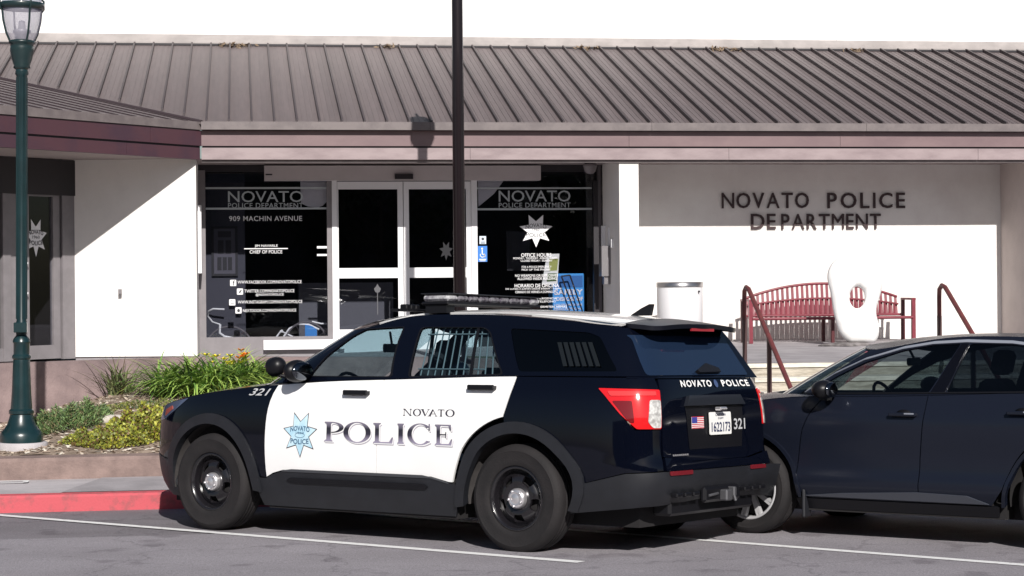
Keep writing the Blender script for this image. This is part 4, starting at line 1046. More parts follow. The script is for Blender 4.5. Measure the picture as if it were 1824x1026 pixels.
for mir in(False,True):
    C.p('front_window',ctr(W1,1.02),GH,M_gfront,off=-.008,thick=0,mirror=mir)
    w2=C.p('rear_window',ctr(W2,1.02),GH,M_gfront,off=-.008,thick=0,mirror=mir)
    C.p('window_divider',[(-1.05,1.25),(-1.075,1.25),(-1.085,1.61),(-1.06,1.61)],GH,M_plas2,off=-.004,thick=.01,mirror=mir,parent=w2)
    w3=C.p('cargo_window',ctr(W3,1.02),GH,M_gback,off=-.006,thick=0,mirror=mir)
    for nm,Wp,par in(('window_trim',W1,None),('window_trim',W2,None)):
        o1=ctr(Wp,1.035); C.p(nm,o1,GH,M_plas2,off=.002,thick=.01,mirror=mir,holes=(Wp,))
    # cage bars behind the rear door glass
    sg=-1 if mir else 1
    b=MB()
    for k in range(11):
        q0=-.56-k*.066; a_=GH(q0-.01,1.25);c_=GH(q0+.005,1.60)
        if q0<-1.27: break
        zt_=1.60 if q0>-1.16 else 1.60-(-1.16-q0)*1.4
        c_=GH(q0+.005,zt_)
        b.tube([(a_[0],(a_[1]-.045)*sg,a_[2]),(c_[0],(c_[1]-.045)*sg,c_[2])],.006,6)
    for zz_ in(1.30,1.56):
        a_=GH(-.54,zz_);c_=GH(-1.16,zz_); b.tube([(a_[0],(a_[1]-.04)*sg,zz_),(c_[0],(c_[1]-.04)*sg,zz_)],.006,6)
    b.build('window_cage',M_bar,w2)
    b=MB()
    for k in range(6):
        q0=-1.872-k*.054; a_=GH(q0-.035,1.325);c_=GH(q0+.0,1.495)
        b.add([(a_[0]-.018,(a_[1]+.004)*sg,a_[2]),(a_[0]+.018,(a_[1]+.004)*sg,a_[2]),(c_[0]+.018,(c_[1]+.004)*sg,c_[2]),(c_[0]-.018,(c_[1]+.004)*sg,c_[2])],[(0,1,2,3)])
    b.build('cargo_grille',mat('grille_grey',(.008,.011,.014),.6,spec=.2),w3)
# ledge between door tops and the tapering cabin
def ledge(q0,q1,name='cowl_ledge'):
    b=MB(); n=16
    for s_ in(1,-1):
        v=[]
        for i in range(n+1):
            q=q0+(q1-q0)*i/n; a=LOW(q,zsf(q)-.006); c=GH(q,zsf(q)+.004)
            v+= [(a[0],a[1]*s_,a[2]),(c[0],c[1]*s_-.01*s_,c[2])]
        b.add(v,[(2*i,2*i+2,2*i+3,2*i+1) if s_<0 else (2*i,2*i+1,2*i+3,2*i+2) for i in range(n)],0,True)
    b.build(name,M_plas2,PCe)
ledge(-.5,1.0)
# windscreen and rear glass
ws=[(.79+(GF-.79)*i/10,1.13) for i in range(11)]+[(2*GF-.79-(GF-.79)*i/10,1.13) for i in range(1,11)] 
wt=[(q,zef(q)-.004) for q in [.79+(GF-.79)*i/12 for i in range(13)]]
wsp=[(.79,1.13),(2*GF-.79,1.13)]+[(2*GF-q,z) for q,z in wt]+[(q,z) for q,z in wt[::-1][1:]]
C.p('windscreen',wsp,GH,M_gfront,thick=0,off=-.004)
C.p('rear_glass',rpoly([(-2.50,1.262),(2*GR+2.50,1.262),(2*GR+2.475,1.52),(2*GR+2.43,1.545),(-2.43,1.545),(-2.475,1.52)],.03,3),GH,mat('rear_glass_sky_tint',(.010,.020,.045),.03,spec=.6),off=.002,thick=.01)  # opaque blue base stands in for sky reflected in the glass
C.p('rear_pillar',[(-2.36,1.245),(-2.355,1.60),(2*GR+2.355,1.60),(2*GR+2.36,1.245)],GH,M_black,off=-.006,thick=0)
C.p('rear_wiper',[(-3.10,1.268),(-3.08,1.285),(-3.25,1.335),(-3.42,1.30),(-3.42,1.272)],GH,M_plas2,off=.03,thick=.03)
# roof
ep=[GH(-2.42+(GF+2.42)*i/110,zef(-2.42+(GF+2.42)*i/110)) for i in range(111)]
mono=[];mx_=-9
for p in ep:
    if p[0]>mx_+1e-4: mono.append(p); mx_=p[0]
ZCR=[(-2.5,1.622),(-2.2,1.662),(-1.9,1.698),(-1.5,1.732),(-1,1.754),(-.4,1.756),(0,1.735),(.3,1.70),(.5,1.675)]
RZf=hgt_field(mono,ZCR)
def roofm(x,y): return (x,y,RZf(x,y,2.3))
E0=[(p[0],p[1]) for p in mono]
def strip(f0,x0): return None
side_=[p for p in E0 if p[0]>-2.2]
wy=lambda p,k:p[1]*k
fr_=[p for p in side_]
whi=[(p[0],p[1]-.10) for p in side_ if p[1]>.25 and p[0]<.05]
wp_=[(x,y) for x,y in whi]+[(x,-y) for x,y in whi[::-1]]
C.p('roof',wp_,lambda x,y:(x,y,RZf(x,y,2.3)+.003),M_white,st=.08,ref=Vector((-1,0,-3)),thick=.02)
full=[(x,y) for x,y in E0 if x>-2.3]+[(x,-y) for x,y in E0[::-1] if x>-2.3]
C.p('roof_rail_panel',full,lambda x,y:(x,y,RZf(x,y,2.3)),M_black,st=.08,ref=Vector((-1,0,-3)),thick=.02)
# spoiler
sp_=[(-2.20,.63),(-2.20,-.63),(-2.42,-.61),(-2.47,-.52),(-2.50,0),(-2.47,.52),(-2.42,.61)]
def spm(x,y): return (x,y,RZf(max(x,-2.3),min(max(y,-.64),.64),2.3)+.012-(max(-2.3-x,0))*.16)
C.p('spoiler',rpoly(sp_,.06,4),spm,mat('spoiler_black',(.004,.005,.010),.3),st=.07,ref=Vector((-2.2,0,-3)),off=.001,thick=.032)
b=MB(); b.box((-2.49,-.16,1.58),(-2.475,.16,1.60)); b.build('brake_light',mat('brake_red',(.30,.02,.03),.3),PCe)
b=MB(); b.prism([(-1.86,0),(-1.96,.055),(-2.03,.085),(-2.055,.085),(-2.035,.0)],-.018,.018,'y',0,Matrix.Translation((0,-.02,1.70))); b.build('roof_antenna',M_plas2,PCe)
# light bar
lb=MB(); Mx=Matrix.Translation((-.50,0,1.785))
b=MB(); b.box((-.13,-.62,0),(.13,.62,.028),0,Mx,bev=.01)
b.box((-.10,.50,-.06),(.10,.60,.0),0,Mx); b.box((-.10,-.60,-.06),(.10,-.50,0),0,Mx)
lbo=b.build('light_bar',M_plas2,PCe)
nseg=9
for k in range(nseg):
    y0=-.615+k*1.23/nseg
    b=MB(); b.box((-.125,y0+.004,.030),(.125,y0+1.23/nseg-.004,.082),0,Mx,bev=.018)
    b.build('light_module',mat('lens_clear',(.20,.195,.215),.12,coat=1,c2=(.07,.06,.08),vs=24,lo=.4,hi=.6) if k not in(0,8) else mat('lens_pale',(.50,.50,.52),.12,coat=1,c2=(.16,.15,.18),vs=18,lo=.4,hi=.6),lbo)
b=MB(); b.box((-.135,-.62,.084),(.135,.62,.092),0,Mx,bev=.003); b.build('light_bar_cap',M_plas,lbo)
b=MB(); 
for y0 in(.40,.46,.52): b.box((-.17,y0-.025,1.755),(-.10,y0+.025,1.80),0,bev=.008)
b.box((-.22,.30,1.745),(-.06,.60,1.765)); b.build('roof_sensor',M_plas2,PCe)
# handles, mirrors, spotlight
for sg,dd in((1,'l'),(-1,'r')):
    for (q,z) in((-.045,1.118),(-1.215,1.168)):
        b=MB(); a=LOW(q,z); y_=a[1]*sg; 
        b.box((q-.12,y_+sg*.022,z-.019),(q+.12,y_+sg*.045,z+.021),0,bev=.008); b.box((q+.09,y_,z-.014),(q+.118,y_+sg*.03,z+.014)); b.box((q-.118,y_,z-.014),(q-.09,y_+sg*.03,z+.014)); b.build('door_handle',M_plas2,PCe)
        b=MB(); b.lathe([(0,.002),(.055,.002),(.05,-.0),(0,-.0)],16,0,Matrix.Translation((q,y_+sg*.002,z-.012))@Matrix.Scale(.55,4,(0,0,1))@Matrix.Rotation(R(-90*sg),4,'X')); b.build('handle_cup',mat('cup_grey',(.30,.30,.31),.4),PCe)
    Mm=Matrix.Translation((.53,sg*1.02,1.28))
    v,f=blob(Vector((0,0,0)),.075,.135,.088,1,12,0); mb=MB(); mb.add([Mm@p for p in v],f,0,True); mb.box((-.02,-.16*sg,-.07),(.05,-.03*sg,-.035),0,Mm); mir_=mb.build('mirror',M_plas2,PCe)
    mb=MB(); v,f=blob(Vector((-.055,0,.0)),.035,.118,.072,1,12,0); mb.add([Mm@p for p in v],f,0,True); mb.build('mirror_glass',mat('mirror_chrome',(.12,.13,.15),.08,metal=1),mir_)
    if sg>0:
        Ms=Matrix.Translation((.86,.90,1.315))@Matrix.Rotation(R(100),4,'Y')@Matrix.Rotation(R(8),4,'X')
        mb=MB(); mb.lathe([(0,-.085),(.035,-.080),(.062,-.055),(.075,-.015),(.078,.03),(.074,.045)],24,0,Ms); mb.tube([(.84,.90,1.25),(.74,.84,1.22)],.014,8); s1_=mb.build('spotlight',M_plas2,PCe)
        mb=MB(); mb.lathe([(.074,.043),(.05,.05),(0,.053)],24,0,Ms); mb.build('spotlight_lens',M_lampC,s1_)
    C_=None
# decals on the doors
def serif(tx,ch,x0,x1,y0,y1,lay=0):
    w=x1-x0;h=y1-y0; X=lambda a:x0+a*w; Y=lambda a:y0+a*h
    th=.20;tn=.055;sf=.06
    def bar(a0,a1,b0,b1,l): tx.poly([(X(a0),Y(b0)),(X(a1),Y(b0)),(X(a1),Y(b1)),(X(a0),Y(b1))],lay+l)
    def stem(a,l,t=th): 
        bar(a,a+t,0,1,l); e_=.09
        tx.poly([(X(a-e_),Y(0)),(X(a+t+e_),Y(0)),(X(a+t+e_),Y(sf*.6)),(X(a+t),Y(sf*1.8)),(X(a),Y(sf*1.8)),(X(a-e_),Y(sf*.6))],lay+l+1)
        tx.poly([(X(a-e_),Y(1)),(X(a-e_),Y(1-sf*.6)),(X(a),Y(1-sf*1.8)),(X(a+t),Y(1-sf*1.8)),(X(a+t+e_),Y(1-sf*.6)),(X(a+t+e_),Y(1))],lay+l+1)
    def ring(cx,cy,rx,ry,tx_,ty_,a0,a1,l,n=26):
        o=[(X(cx+rx*math.cos(R(a0+(a1-a0)*i/n))),Y(cy+ry*math.sin(R(a0+(a1-a0)*i/n)))) for i in range(n+1)]
        i_=[(X(cx+(rx-tx_)*math.cos(R(a0+(a1-a0)*i/n))),Y(cy+(ry-ty_)*math.sin(R(a0+(a1-a0)*i/n)))) for i in range(n,-1,-1)]
        V=o+i_; m=len(o); tx.raw(V,[[i,i+1,2*m-2-i,2*m-1-i] for i in range(m-1)],lay+l)
    if ch=='O': ring(.5,.5,.52,.53,.19,.05,0,360,0,36)
    elif ch=='I': stem(.3,0,.4)
    elif ch=='P': stem(.12,0); ring(.34,.72,.55,.28,.2,.05,-90,90,3)
    elif ch=='L': stem(.12,0); tx.poly([(X(.25),Y(0)),(X(.98),Y(0)),(X(1.02),Y(.30)),(X(.96),Y(.30)),(X(.82),Y(.07)),(X(.25),Y(.06))],lay+3)
    elif ch=='E':
        stem(.12,0); tx.poly([(X(.25),Y(0)),(X(.95),Y(0)),(X(1.0),Y(.30)),(X(.94),Y(.30)),(X(.80),Y(.07)),(X(.25),Y(.06))],lay+3)
        tx.poly([(X(.25),Y(1)),(X(.25),Y(.94)),(X(.78),Y(.93)),(X(.88),Y(.72)),(X(.94),Y(.72)),(X(.92),Y(1))],lay+3); bar(.3,.66,.48,.54,3); bar(.62,.67,.38,.64,4)
    elif ch=='C':
        ring(.54,.5,.54,.53,.19,.05,40,320,0,30); bar(.90,.955,.68,1.02,2); tx.poly([(X(.97),Y(.18)),(X(.90),Y(.16)),(X(.72),Y(.02)),(X(.95),Y(.12))],lay+2)
    elif ch=='N':
        stem(.10,0,.06); stem(.82,0,.06); tx.poly([(X(0),Y(1)),(X(.22),Y(1)),(X(.90),Y(0)),(X(.80),Y(0)),(X(.12),Y(.97)),(X(0),Y(.97))],lay+3)
    elif ch in 'VA':
        f=(lambda b:b) if ch=='V' else (lambda b:1-b)
        tx.poly([(X(.04),Y(f(1))),(X(.26),Y(f(1))),(X(.58),Y(f(.08))),(X(.50),Y(f(0))),(X(.46),Y(f(0)))],lay); tx.poly([(X(.90),Y(f(1))),(X(.96),Y(f(1))),(X(.54),Y(f(0))),(X(.50),Y(f(0.04)))],lay+2)
        bar(-.06,.36,f(1)-(.05 if ch=='V' else 0),f(1)+(0 if ch=='V' else .05),3); bar(.76,1.04,f(1)-(.05 if ch=='V' else 0),f(1)+(0 if ch=='V' else .05),3)
        if ch=='A': bar(.26,.76,.32,.37,4)
    elif ch=='T':
        stem(.40,0); bar(.02,.98,.94,1,3); bar(.02,.07,.72,.97,4); bar(.93,.98,.72,.97,4)
def word(tx,s,xs_,y0,y1,lay=0):
    for ch,(a,b_) in zip(s,xs_): serif(tx,ch,a,b_,y0,y1,lay)
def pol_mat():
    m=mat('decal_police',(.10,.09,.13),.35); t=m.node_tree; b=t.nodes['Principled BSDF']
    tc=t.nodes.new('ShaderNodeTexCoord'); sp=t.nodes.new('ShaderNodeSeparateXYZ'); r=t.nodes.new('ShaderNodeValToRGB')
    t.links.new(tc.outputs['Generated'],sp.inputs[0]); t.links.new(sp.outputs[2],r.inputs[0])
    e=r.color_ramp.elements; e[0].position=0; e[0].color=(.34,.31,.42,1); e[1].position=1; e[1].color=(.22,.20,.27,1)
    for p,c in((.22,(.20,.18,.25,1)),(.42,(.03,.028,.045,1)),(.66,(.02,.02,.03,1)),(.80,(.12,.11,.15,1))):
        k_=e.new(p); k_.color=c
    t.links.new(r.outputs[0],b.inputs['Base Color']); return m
# widths read off the photograph, in q along the door
qx=[(575,615),(611,658),(662,698),(702,722),(724,766),(772,804)]
def dq(u,v=775):
    best=None
    lo_,hi_=-1.3,.6
    for k in range(40):
        m_=(lo_+hi_)/2; p=PCe.matrix_world@Vector(LOW(m_,.80)); d=p-CAM; uu=912+(d.dot(rv)/d.dot(fv)*F)
        if uu>u: lo_=m_
        else: hi_=m_
    return (lo_+hi_)/2
bpy.context.view_layer.update()
t=TX(); word(t,'POLICE',[(-dq(a),-dq(b_)) for a,b_ in qx],.745,.895); 
t.build('police_lettering',lambda x,y,o:OM(-x,y,o),mat('decal_shadow',(.36,.34,.42),.5),PCe,off=.0035,lay=.0002) if False else None
t2=TX(); word(t2,'POLICE',[(-dq(a)+.010,-dq(b_)+.010) for a,b_ in qx],.733,.883)
t2.build('lettering_shadow',lambda x,y,o:OM(-x,y,o),mat('decal_shadow',(.42,.40,.48),.5),PCe,off=.003,lay=.0002)
t3=TX(); word(t3,'POLICE',[(-dq(a)+.0065,-dq(b_)+.0065) for a,b_ in qx],.7375,.8875)
t3.build('lettering_outline',lambda x,y,o:OM(-x,y,o),M_white,PCe,off=.0045,lay=.0002)
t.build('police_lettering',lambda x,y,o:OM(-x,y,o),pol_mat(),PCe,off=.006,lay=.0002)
nv=[(715,731),(733,747),(747,762),(760,776),(777,789),(791,807)]
t=TX(); word(t,'NOVATO',[(-dq(a),-dq(b_)) for a,b_ in nv],.955,1.005); t.build('town_lettering',lambda x,y,o:OM(-x,y,o),M_signk,PCe,off=.004,lay=.0002)
sc_=dq(532.5); szc=.795
t=TX(); t.poly(star7(-sc_,szc,.178,.185,.53)); t.build('star_outline',lambda x,y,o:OM(-x,y,o),M_signk,PCe,off=.003)
t=TX(); t.poly(star7(-sc_,szc,.165,.171,.535)); st_=t.build('star_badge',lambda x,y,o:OM(-x,y,o),M_signb,PCe,off=.0045)
t=TX(); t.text('NOVATO',-sc_-.098,-sc_+.098,.820,.858,.02,fn=arcfn(-sc_,0,-1.2)); t.text('POLICE',-sc_-.092,-sc_+.092,.715,.755,.02,fn=arcfn(-sc_,0,.8)); t.text('1960',-sc_-.04,-sc_+.04,.795,.812)
t.poly(arc(-sc_,.785,.05,0,355,20,.02),0,((arc(-sc_,.785,.046,0,355,20,.017)),)); t.build('badge_lettering',lambda x,y,o:OM(-x,y,o),mat('badge_ink',(.05,.12,.22),.5),st_,off=.006)
# underbody, wells, wheels, cabin
b=MB(); b.box((-2.38,-.70,.20),(2.15,.70,.48)); b.box((-.95,-.90,.205),(.92,.90,.46)); b.box((-2.3,-.9,.46),(-2.0,.9,.62)); b.build('underbody',M_well,PCe)
b=MB(); b.box((.98,-.80,.5),(2.2,.80,.90)); b.build('engine_block',M_well,PCe)
for cx_,cz_ in((FX,FZ),(RX,RZ_)):
    for sg in(1,-1):
        b=MB(); Mw=Matrix.Translation((cx_,sg*.55,cz_))@Matrix.Rotation(R(-90*sg),4,'X')
        aa=R(172 if sg>0 else -8); b.lathe([(0,.0),(.47,.0),(.47,.36)],28,0,Mw,aa,aa+R(196)); b.build('wheel_liner',M_wellp,PCe)
        wheel(C,cx_,sg*.862,cz_-.004,.388,.235,.225,sg,'steel',PCe)
b=MB(); b.box((.62,-.72,.80),(1.15,.72,1.13),0,bev=.05); b.box((.55,-.15,.95),(.70,.15,1.18),0,bev=.02); db=b.build('dashboard',M_seat,PCe)
b=MB(); tor=[]; Mt=Matrix.Translation((.50,.38,1.10))@Matrix.Rotation(R(-65),4,'Y')
b.tube([Mt@Vector((.18*math.cos(R(a)),.18*math.sin(R(a)),0)) for a in range(0,361,18)],.014,8,0,False); b.tube([Mt@Vector((0,-.17,0)),Mt@Vector((0,.17,0))],.02,6); b.tube([Mt@Vector((0,0,0)),(.75,.38,1.0)],.03,8); b.build('steering_wheel',M_plas2,PCe)
b=MB()
for y_ in(.40,-.40): seat(b,-.05,y_,.62)
b.build('front_seats',M_seat,PCe)
b=MB(); b.box((-1.20,-.62,.62),(-.75,.62,.80),0,bev=.04); b.box((-1.30,-.62,.75),(-1.18,.62,1.30),0,bev=.04); b.build('rear_bench',M_seat,PCe)
b=MB(); b.box((-.43,-.68,.75),(-.41,.68,1.22)); b.tube([(-.42,.60,1.2),(-.42,.52,1.64),(-.42,-.52,1.64),(-.42,-.60,1.2)],.016,8); b.build('partition',M_plas,PCe)
b=MB(); b.box((.40,-.10,1.43),(.44,.10,1.50),0,bev=.01); b.tube([(.42,0,1.50),(.44,0,1.60)],.01,6); b.build('rear_view_mirror',M_plas2,PCe)
b=MB(); b.box((.62,.25,1.13),(.66,.30,1.22),0,bev=.008); b.box((.40,-.02,.95),(.50,.22,1.20),0,bev=.01); b.build('console_computer',M_plas,PCe)
b=MB(); b.box((-2.45,-.85,.62),(-1.30,.85,.66)); b.box((-1.34,-.70,.66),(-1.30,.70,1.62)); b.build('cargo_floor',M_well,PCe)
# ================================================================== blue car
WB=[(.2,.84),(.32,.89),(.42,.925),(.52,.905),(.62,.905),(.78,.925),(.88,.93),(.94,.918),(1.0,.893),(1.08,.855),(1.16,.815),(1.3,.755),(1.42,.69),(1.5,.63),(1.56,.58)]
XRB=[(.2,-2.05),(.5,-2.22),(.8,-2.2),(1.0,-2.15),(1.15,-2.05),(1.4,-1.85),(1.55,-1.7)]
XFB=[(.2,2.05),(.35,2.14),(.6,2.17),(.8,2.15),(.95,2.08),(1.05,1.95)]
XWB=[(1.0,1.43),(1.1,1.27),(1.25,1.00),(1.4,.70),(1.5,.48),(1.56,.33)]
bl=Plan(WB,XFB,XRB,4,7,0,.9,2.15,2.2); bg_=Plan(WB,XWB,XRB,3.4,7,-.5,.75,1.5,1.6)
BC=Car('blue_car',ground_pt(1332,951),R(35.6),1.33,.90,R(.8),'dark blue crossover with chrome window line, parked beyond the police car','car')
M_blue=mat('blue_paint',(.0095,.0120,.0215),.22,metal=.1,spec=.35)
BE=BC.e; BQ=bl.end('f'); BR=bl.end('r'); BGF=bg_.end('f'); BGR=bg_.end('r')
bz=[(-3,1.12),(-1.6,1.115),(-.8,1.10),(-.2,1.075),(.4,1.06),(.8,1.055),(1.1,1.045),(1.4,1.01),(1.7,.95),(2.0,.87),(2.4,.82),(3,.81)]
bzf=lambda q:lerp_t(bz,q)
btop=lambda q0,q1,n,dz=0:[(q0+(q1-q0)*i/n,bzf(q0+(q1-q0)*i/n)+dz) for i in range(n+1)]
AX,AZ,BX,BZ=1.33,.355,-1.16,.355
BC.p('front_fender',[(.935,.30),(.90,.55),(.86,.80),(.81,.95),(.77,1.053)]+btop(.8,1.95,12,-.004)+[(1.95,.45),(1.80,.36)]+arc(AX,AZ,.425,5,176,22),bl,M_blue,both=True)
BC.p('front_door',[(.925,.30),(.89,.55),(.85,.80),(.80,.95),(.76,1.05)]+btop(.74,-.135,8,-.005)+[(-.125,.95),(-.08,.62),(-.065,.30)],bl,M_blue,both=True)
BC.p('rear_door',[(-.073,.30),(-.088,.62),(-.133,.95),(-.143,1.075)]+btop(-.16,-1.00,8,-.005)+[(-.99,.95),(-.93,.845)]+arc(BX,BZ,.455,62,8,12)+[(-.64,.30)],bl,M_blue,both=True)
BC.p('quarter_panel',[(-1.01,bzf(-1)-.005),(-1.0,.95),(-.94,.84)]+arc(BX,BZ,.425,60,5,10)+[(-1.75,.36),(-1.8,.55),(2*BR+1.8,.55),(2*BR+1.75,.36)]+[(2*BR+1.01,1.10),(2*BR+2.0,1.11)]+[(-2.0,1.11)] if False else [(-1.01,bzf(-1)-.005),(-1.0,.95),(-.945,.835)]+arc(BX,BZ,.425,62,175,14)+[(-1.62,.38),(BR,.38),(BR,1.11),(-1.6,1.11)],bl,M_blue,both=True)
BC.p('sill_trim',[(.95,.215),(.945,.292),(-.70,.292),(-.70,.215)],bl,M_plas2,both=True,off=.0)
BC.p('sill_moulding',[(.88,.315),(.55,.345),(-.05,.375),(-.45,.365),(-.62,.31)],bl,mat('sill_grey',(.045,.05,.065),.4,coat=.5),both=True,off=.010,thick=.01)
for cx_,cz_ in((AX,AZ),(BX,BZ)):
    BC.p('wheel_arch_trim',arc(cx_,cz_,.445,-8,187,26)+arc(cx_,cz_,.418,187,-8,26),bl,M_blue,both=True,off=.014,thick=.05)
BC.p('front_bumper',[(1.80,.22),(1.80,.36),(1.955,.45),(1.955,.84),(2*BQ-1.955,.84),(2*BQ-1.955,.45),(2*BQ-1.8,.36),(2*BQ-1.8,.22)],bl,M_blue)
for mir in(False,True): BC.p('headlamp',rpoly([(1.80,.90),(1.85,.82),(2.3,.75),(2.35,.82),(1.98,.875)],.01,2),bl,MATS['lamp_housing'],off=.006,mirror=mir)
BC.p('grille',rpoly([(BQ-.5,.45),(BQ-.55,.75),(BQ+.55,.75),(BQ+.5,.45)],.05,3),bl,M_plas2,off=.008)
for mir in(False,True): BC.p('tail_lamp',rpoly([(-1.95,.98),(-1.95,.88),(-2.4,.86),(-2.4,.98)],.02,2),bl,M_lampR,off=.01,mirror=mir)
ep=[bl(.75+(BQ-.75)*i/60,bzf(.75+(BQ-.75)*i/60)) for i in range(61)]
BH=hgt_field(ep,[(.8,1.10),(1.1,1.10),(1.5,1.06),(1.9,.96),(2.1,.84),(2.17,.81)])
back=[bg_(.60+(BGF-.60)*i/14,1.04) for i in range(15)]
ol=[(p[0],p[1]) for p in ep]
outl=[(x,y-.003) for x,y in ol[:-1]]+[(ol[-1][0],0)]+[(x,-y+.003) for x,y in ol[:-1][::-1]]+[(p[0],-p[1]) for p in back if p[0]>.76][:-1]+[(p[0],p[1]) for p in back[::-1] if p[0]>.76]
BC.p('hood',outl,lambda x,y:(x,y,BH(x,y)+.003),M_blue,st=.07,ref=Vector((1,0,-3)))
bze=[(-3,1.40),(-1.9,1.41),(-1.4,1.465),(-.8,1.495),(-.3,1.500),(.1,1.480),(.4,1.436),(.6,1.408),(.75,1.41),(1.0,1.435),(BGF,1.455)]
bzef=lambda q:lerp_t(bze,q)
B1=rpoly([(.66,1.085),(.62,1.21),(.53,1.315),(.30,1.40),(.05,1.437),(-.245,1.447),(-.19,1.09)],.02,3)
B2=rpoly([(-.30,1.094),(-.335,1.447),(-.75,1.441),(-1.05,1.40),(-1.02,1.115)],.03,3)
B3=rpoly([(-1.12,1.13),(-1.15,1.385),(-1.35,1.34),(-1.6,1.20),(-1.55,1.15)],.03,3)
BC.p('body_shell',[(q,bzf(q)) for q in(.70,.4,0,-.4,-.8,-1.2,-1.6,-2.0,BR*.999)]+[(BR*.999,1.12),(BR*.999,1.14),(-1.95,1.16),(-1.85,bzef(-1.85))]+[(-1.85+(2.55)*i/34,bzef(-1.85+2.55*i/34)) for i in range(35)],bg_,M_blue,both=True,holes=(B1,B2,B3))
ledge_=None
for mir in(False,True):
    for nm,P_ in(('front_window',B1),('rear_window',B2),('rear_window',B3)):
        BC.p(nm,ctr(P_,1.02),bg_,M_grear if nm!='front_window' else glass('blue_car_glass',(.20,.25,.27)) if 'blue_car_glass' not in MATS else MATS['blue_car_glass'],off=-.006,thick=0,mirror=mir)
    up=[(.70,1.10),(.67,1.235),(.57,1.342),(.32,1.426),(.05,1.462),(-.30,1.474),(-.75,1.464),(-1.12,1.424)]
    lo_=[(a,b-.020) for a,b in up[::-1]]
    BC.p('window_chrome',up+lo_,bg_,mat('satin_trim',(.26,.28,.33),.35,metal=.2),off=.008,thick=.006,mirror=mir)
    BC.p('pillar_trim',[(-.20,1.088),(-.252,1.446),(-.330,1.446),(-.295,1.092)],bg_,mat('pillar_black',(.003,.003,.005),.12,spec=.4),off=.004,thick=.004,mirror=mir)
    BC.p('belt_trim',[(.70,1.066),(.70,1.076),(-1.0,1.110),(-1.0,1.100)],bg_,M_plas2,off=.008,thick=.008,mirror=mir)
b=MB()
for s_ in(1,-1):
    v=[]
    for i in range(17):
        q=-.6+1.45*i/16; a=bl(q,bzf(q)-.006); c=bg_(q,bzf(q)+.002); v+=[(a[0],a[1]*s_,a[2]),(c[0],(c[1]-.01)*s_,c[2])]
    b.add(v,[(2*i,2*i+2,2*i+3,2*i+1) if s_<0 else (2*i,2*i+1,2*i+3,2*i+2) for i in range(16)],0,True)
b.build('cowl_ledge',M_blue,BE)
wt=[(q,bzef(q)-.004) for q in [.74+(BGF-.74)*i/12 for i in range(13)]]
BC.p('windscreen',[(.74,1.04),(2*BGF-.74,1.04)]+[(2*BGF-q,z) for q,z in wt]+[(q,z) for q,z in wt[::-1][1:]],bg_,MATS['blue_car_glass'],thick=0,off=-.004)
BC.p('rear_glass',[(-1.85,1.13),(2*BGR+1.85,1.13),(2*BGR+1.85,1.40),(-1.85,1.40)],bg_,M_gback,off=0,thick=0)
ep=[bg_(-1.9+(BGF+1.9)*i/100,bzef(-1.9+(BGF+1.9)*i/100)) for i in range(101)]
mono=[];mx_=-9
for p in ep:
    if p[0]>mx_+1e-4: mono.append(p); mx_=p[0]
BRf=hgt_field(mono,[(-2,1.42),(-1.5,1.485),(-.8,1.520),(-.2,1.525),(.2,1.505),(.4,1.485),(.55,1.465),(.75,1.44)])
full=[(x,y) for x,y,_ in mono]+[(x,-y) for x,y,_ in mono[::-1]]
BC.p('roof',full,lambda x,y:(x,y,BRf(x,y,1.7)),M_blue,st=.08,ref=Vector((-1,0,-3)),thick=.02)
b=MB()
pts=[]
for sg in(1,-1):
    for (q,z) in((.03,.935),(-.86,.96)):
        hd=MB(); a=bl(q,z); y_=a[1]*sg; hd.box((q-.105,y_+sg*.02,z-.014),(q+.105,y_+sg*.042,z+.014),0,bev=.006); hd.box((q-.10,y_,z-.01),(q-.08,y_+sg*.03,z+.01)); hd.box((q+.08,y_,z-.01),(q+.10,y_+sg*.03,z+.01)); h1=hd.build('door_handle',M_blue,BE)
        hd=MB(); hd.box((q-.095,y_+sg*.0425,z+.002),(q-.02,y_+sg*.045,z+.012)); hd.build('handle_trim',MATS['satin_trim'],h1)
        hd=MB(); hd.lathe([(0,.002),(.06,.002),(.055,0),(0,0)],16,0,Matrix.Translation((q,y_+sg*.002,z))@Matrix.Scale(.6,4,(0,0,1))@Matrix.Rotation(R(-90*sg),4,'X')); hd.build('handle_cup',M_plas2,BE)
    Mm=Matrix.Translation((.64,sg*.985,1.11)); v,f=blob(Vector((0,0,0)),.085,.105,.072,1,12,0); mb=MB(); mb.add([Mm@p for p in v],f,0,True); mb.box((-.02,-.14*sg,-.08),(.05,-.02*sg,-.045),0,Mm); mr=mb.build('mirror',M_plas2,BE)
    mb=MB(); v,f=blob(Vector((-.065,0,.0)),.03,.092,.058,1,12,0); mb.add([Mm@p for p in v],f,0,True); mb.build('mirror_glass',MATS['mirror_chrome'],mr)
    mb=MB(); mb.box((.84,sg*.80,.15),(.865,sg*.915,.36),0,bev=.008); mb.build('mud_flap',M_plas,BE)
    for cx_,cz_ in((AX,AZ),(BX,BZ)):
        mb=MB(); Mw=Matrix.Translation((cx_,sg*.50,cz_))@Matrix.Rotation(R(-90*sg),4,'X'); aa=R(172 if sg>0 else -8); mb.lathe([(0,0),(.43,0),(.43,.34)],28,0,Mw,aa,aa+R(196)); mb.build('wheel_liner',M_well,BE)
        wheel(BC,cx_,sg*.80,cz_-.002,.352,.215,.235,sg,'alloy',BE)
b=MB(); b.box((-1.95,-.68,.19),(1.85,.68,.42)); b.box((-.70,-.84,.20),(.88,.84,.31)); b.box((.95,-.72,.42),(1.9,.72,.80)); b.build('underbody',M_well,BE)
b=MB(); b.box((.55,-.68,.70),(1.02,.68,1.02),0,bev=.05); b.build('dashboard',M_seat,BE)
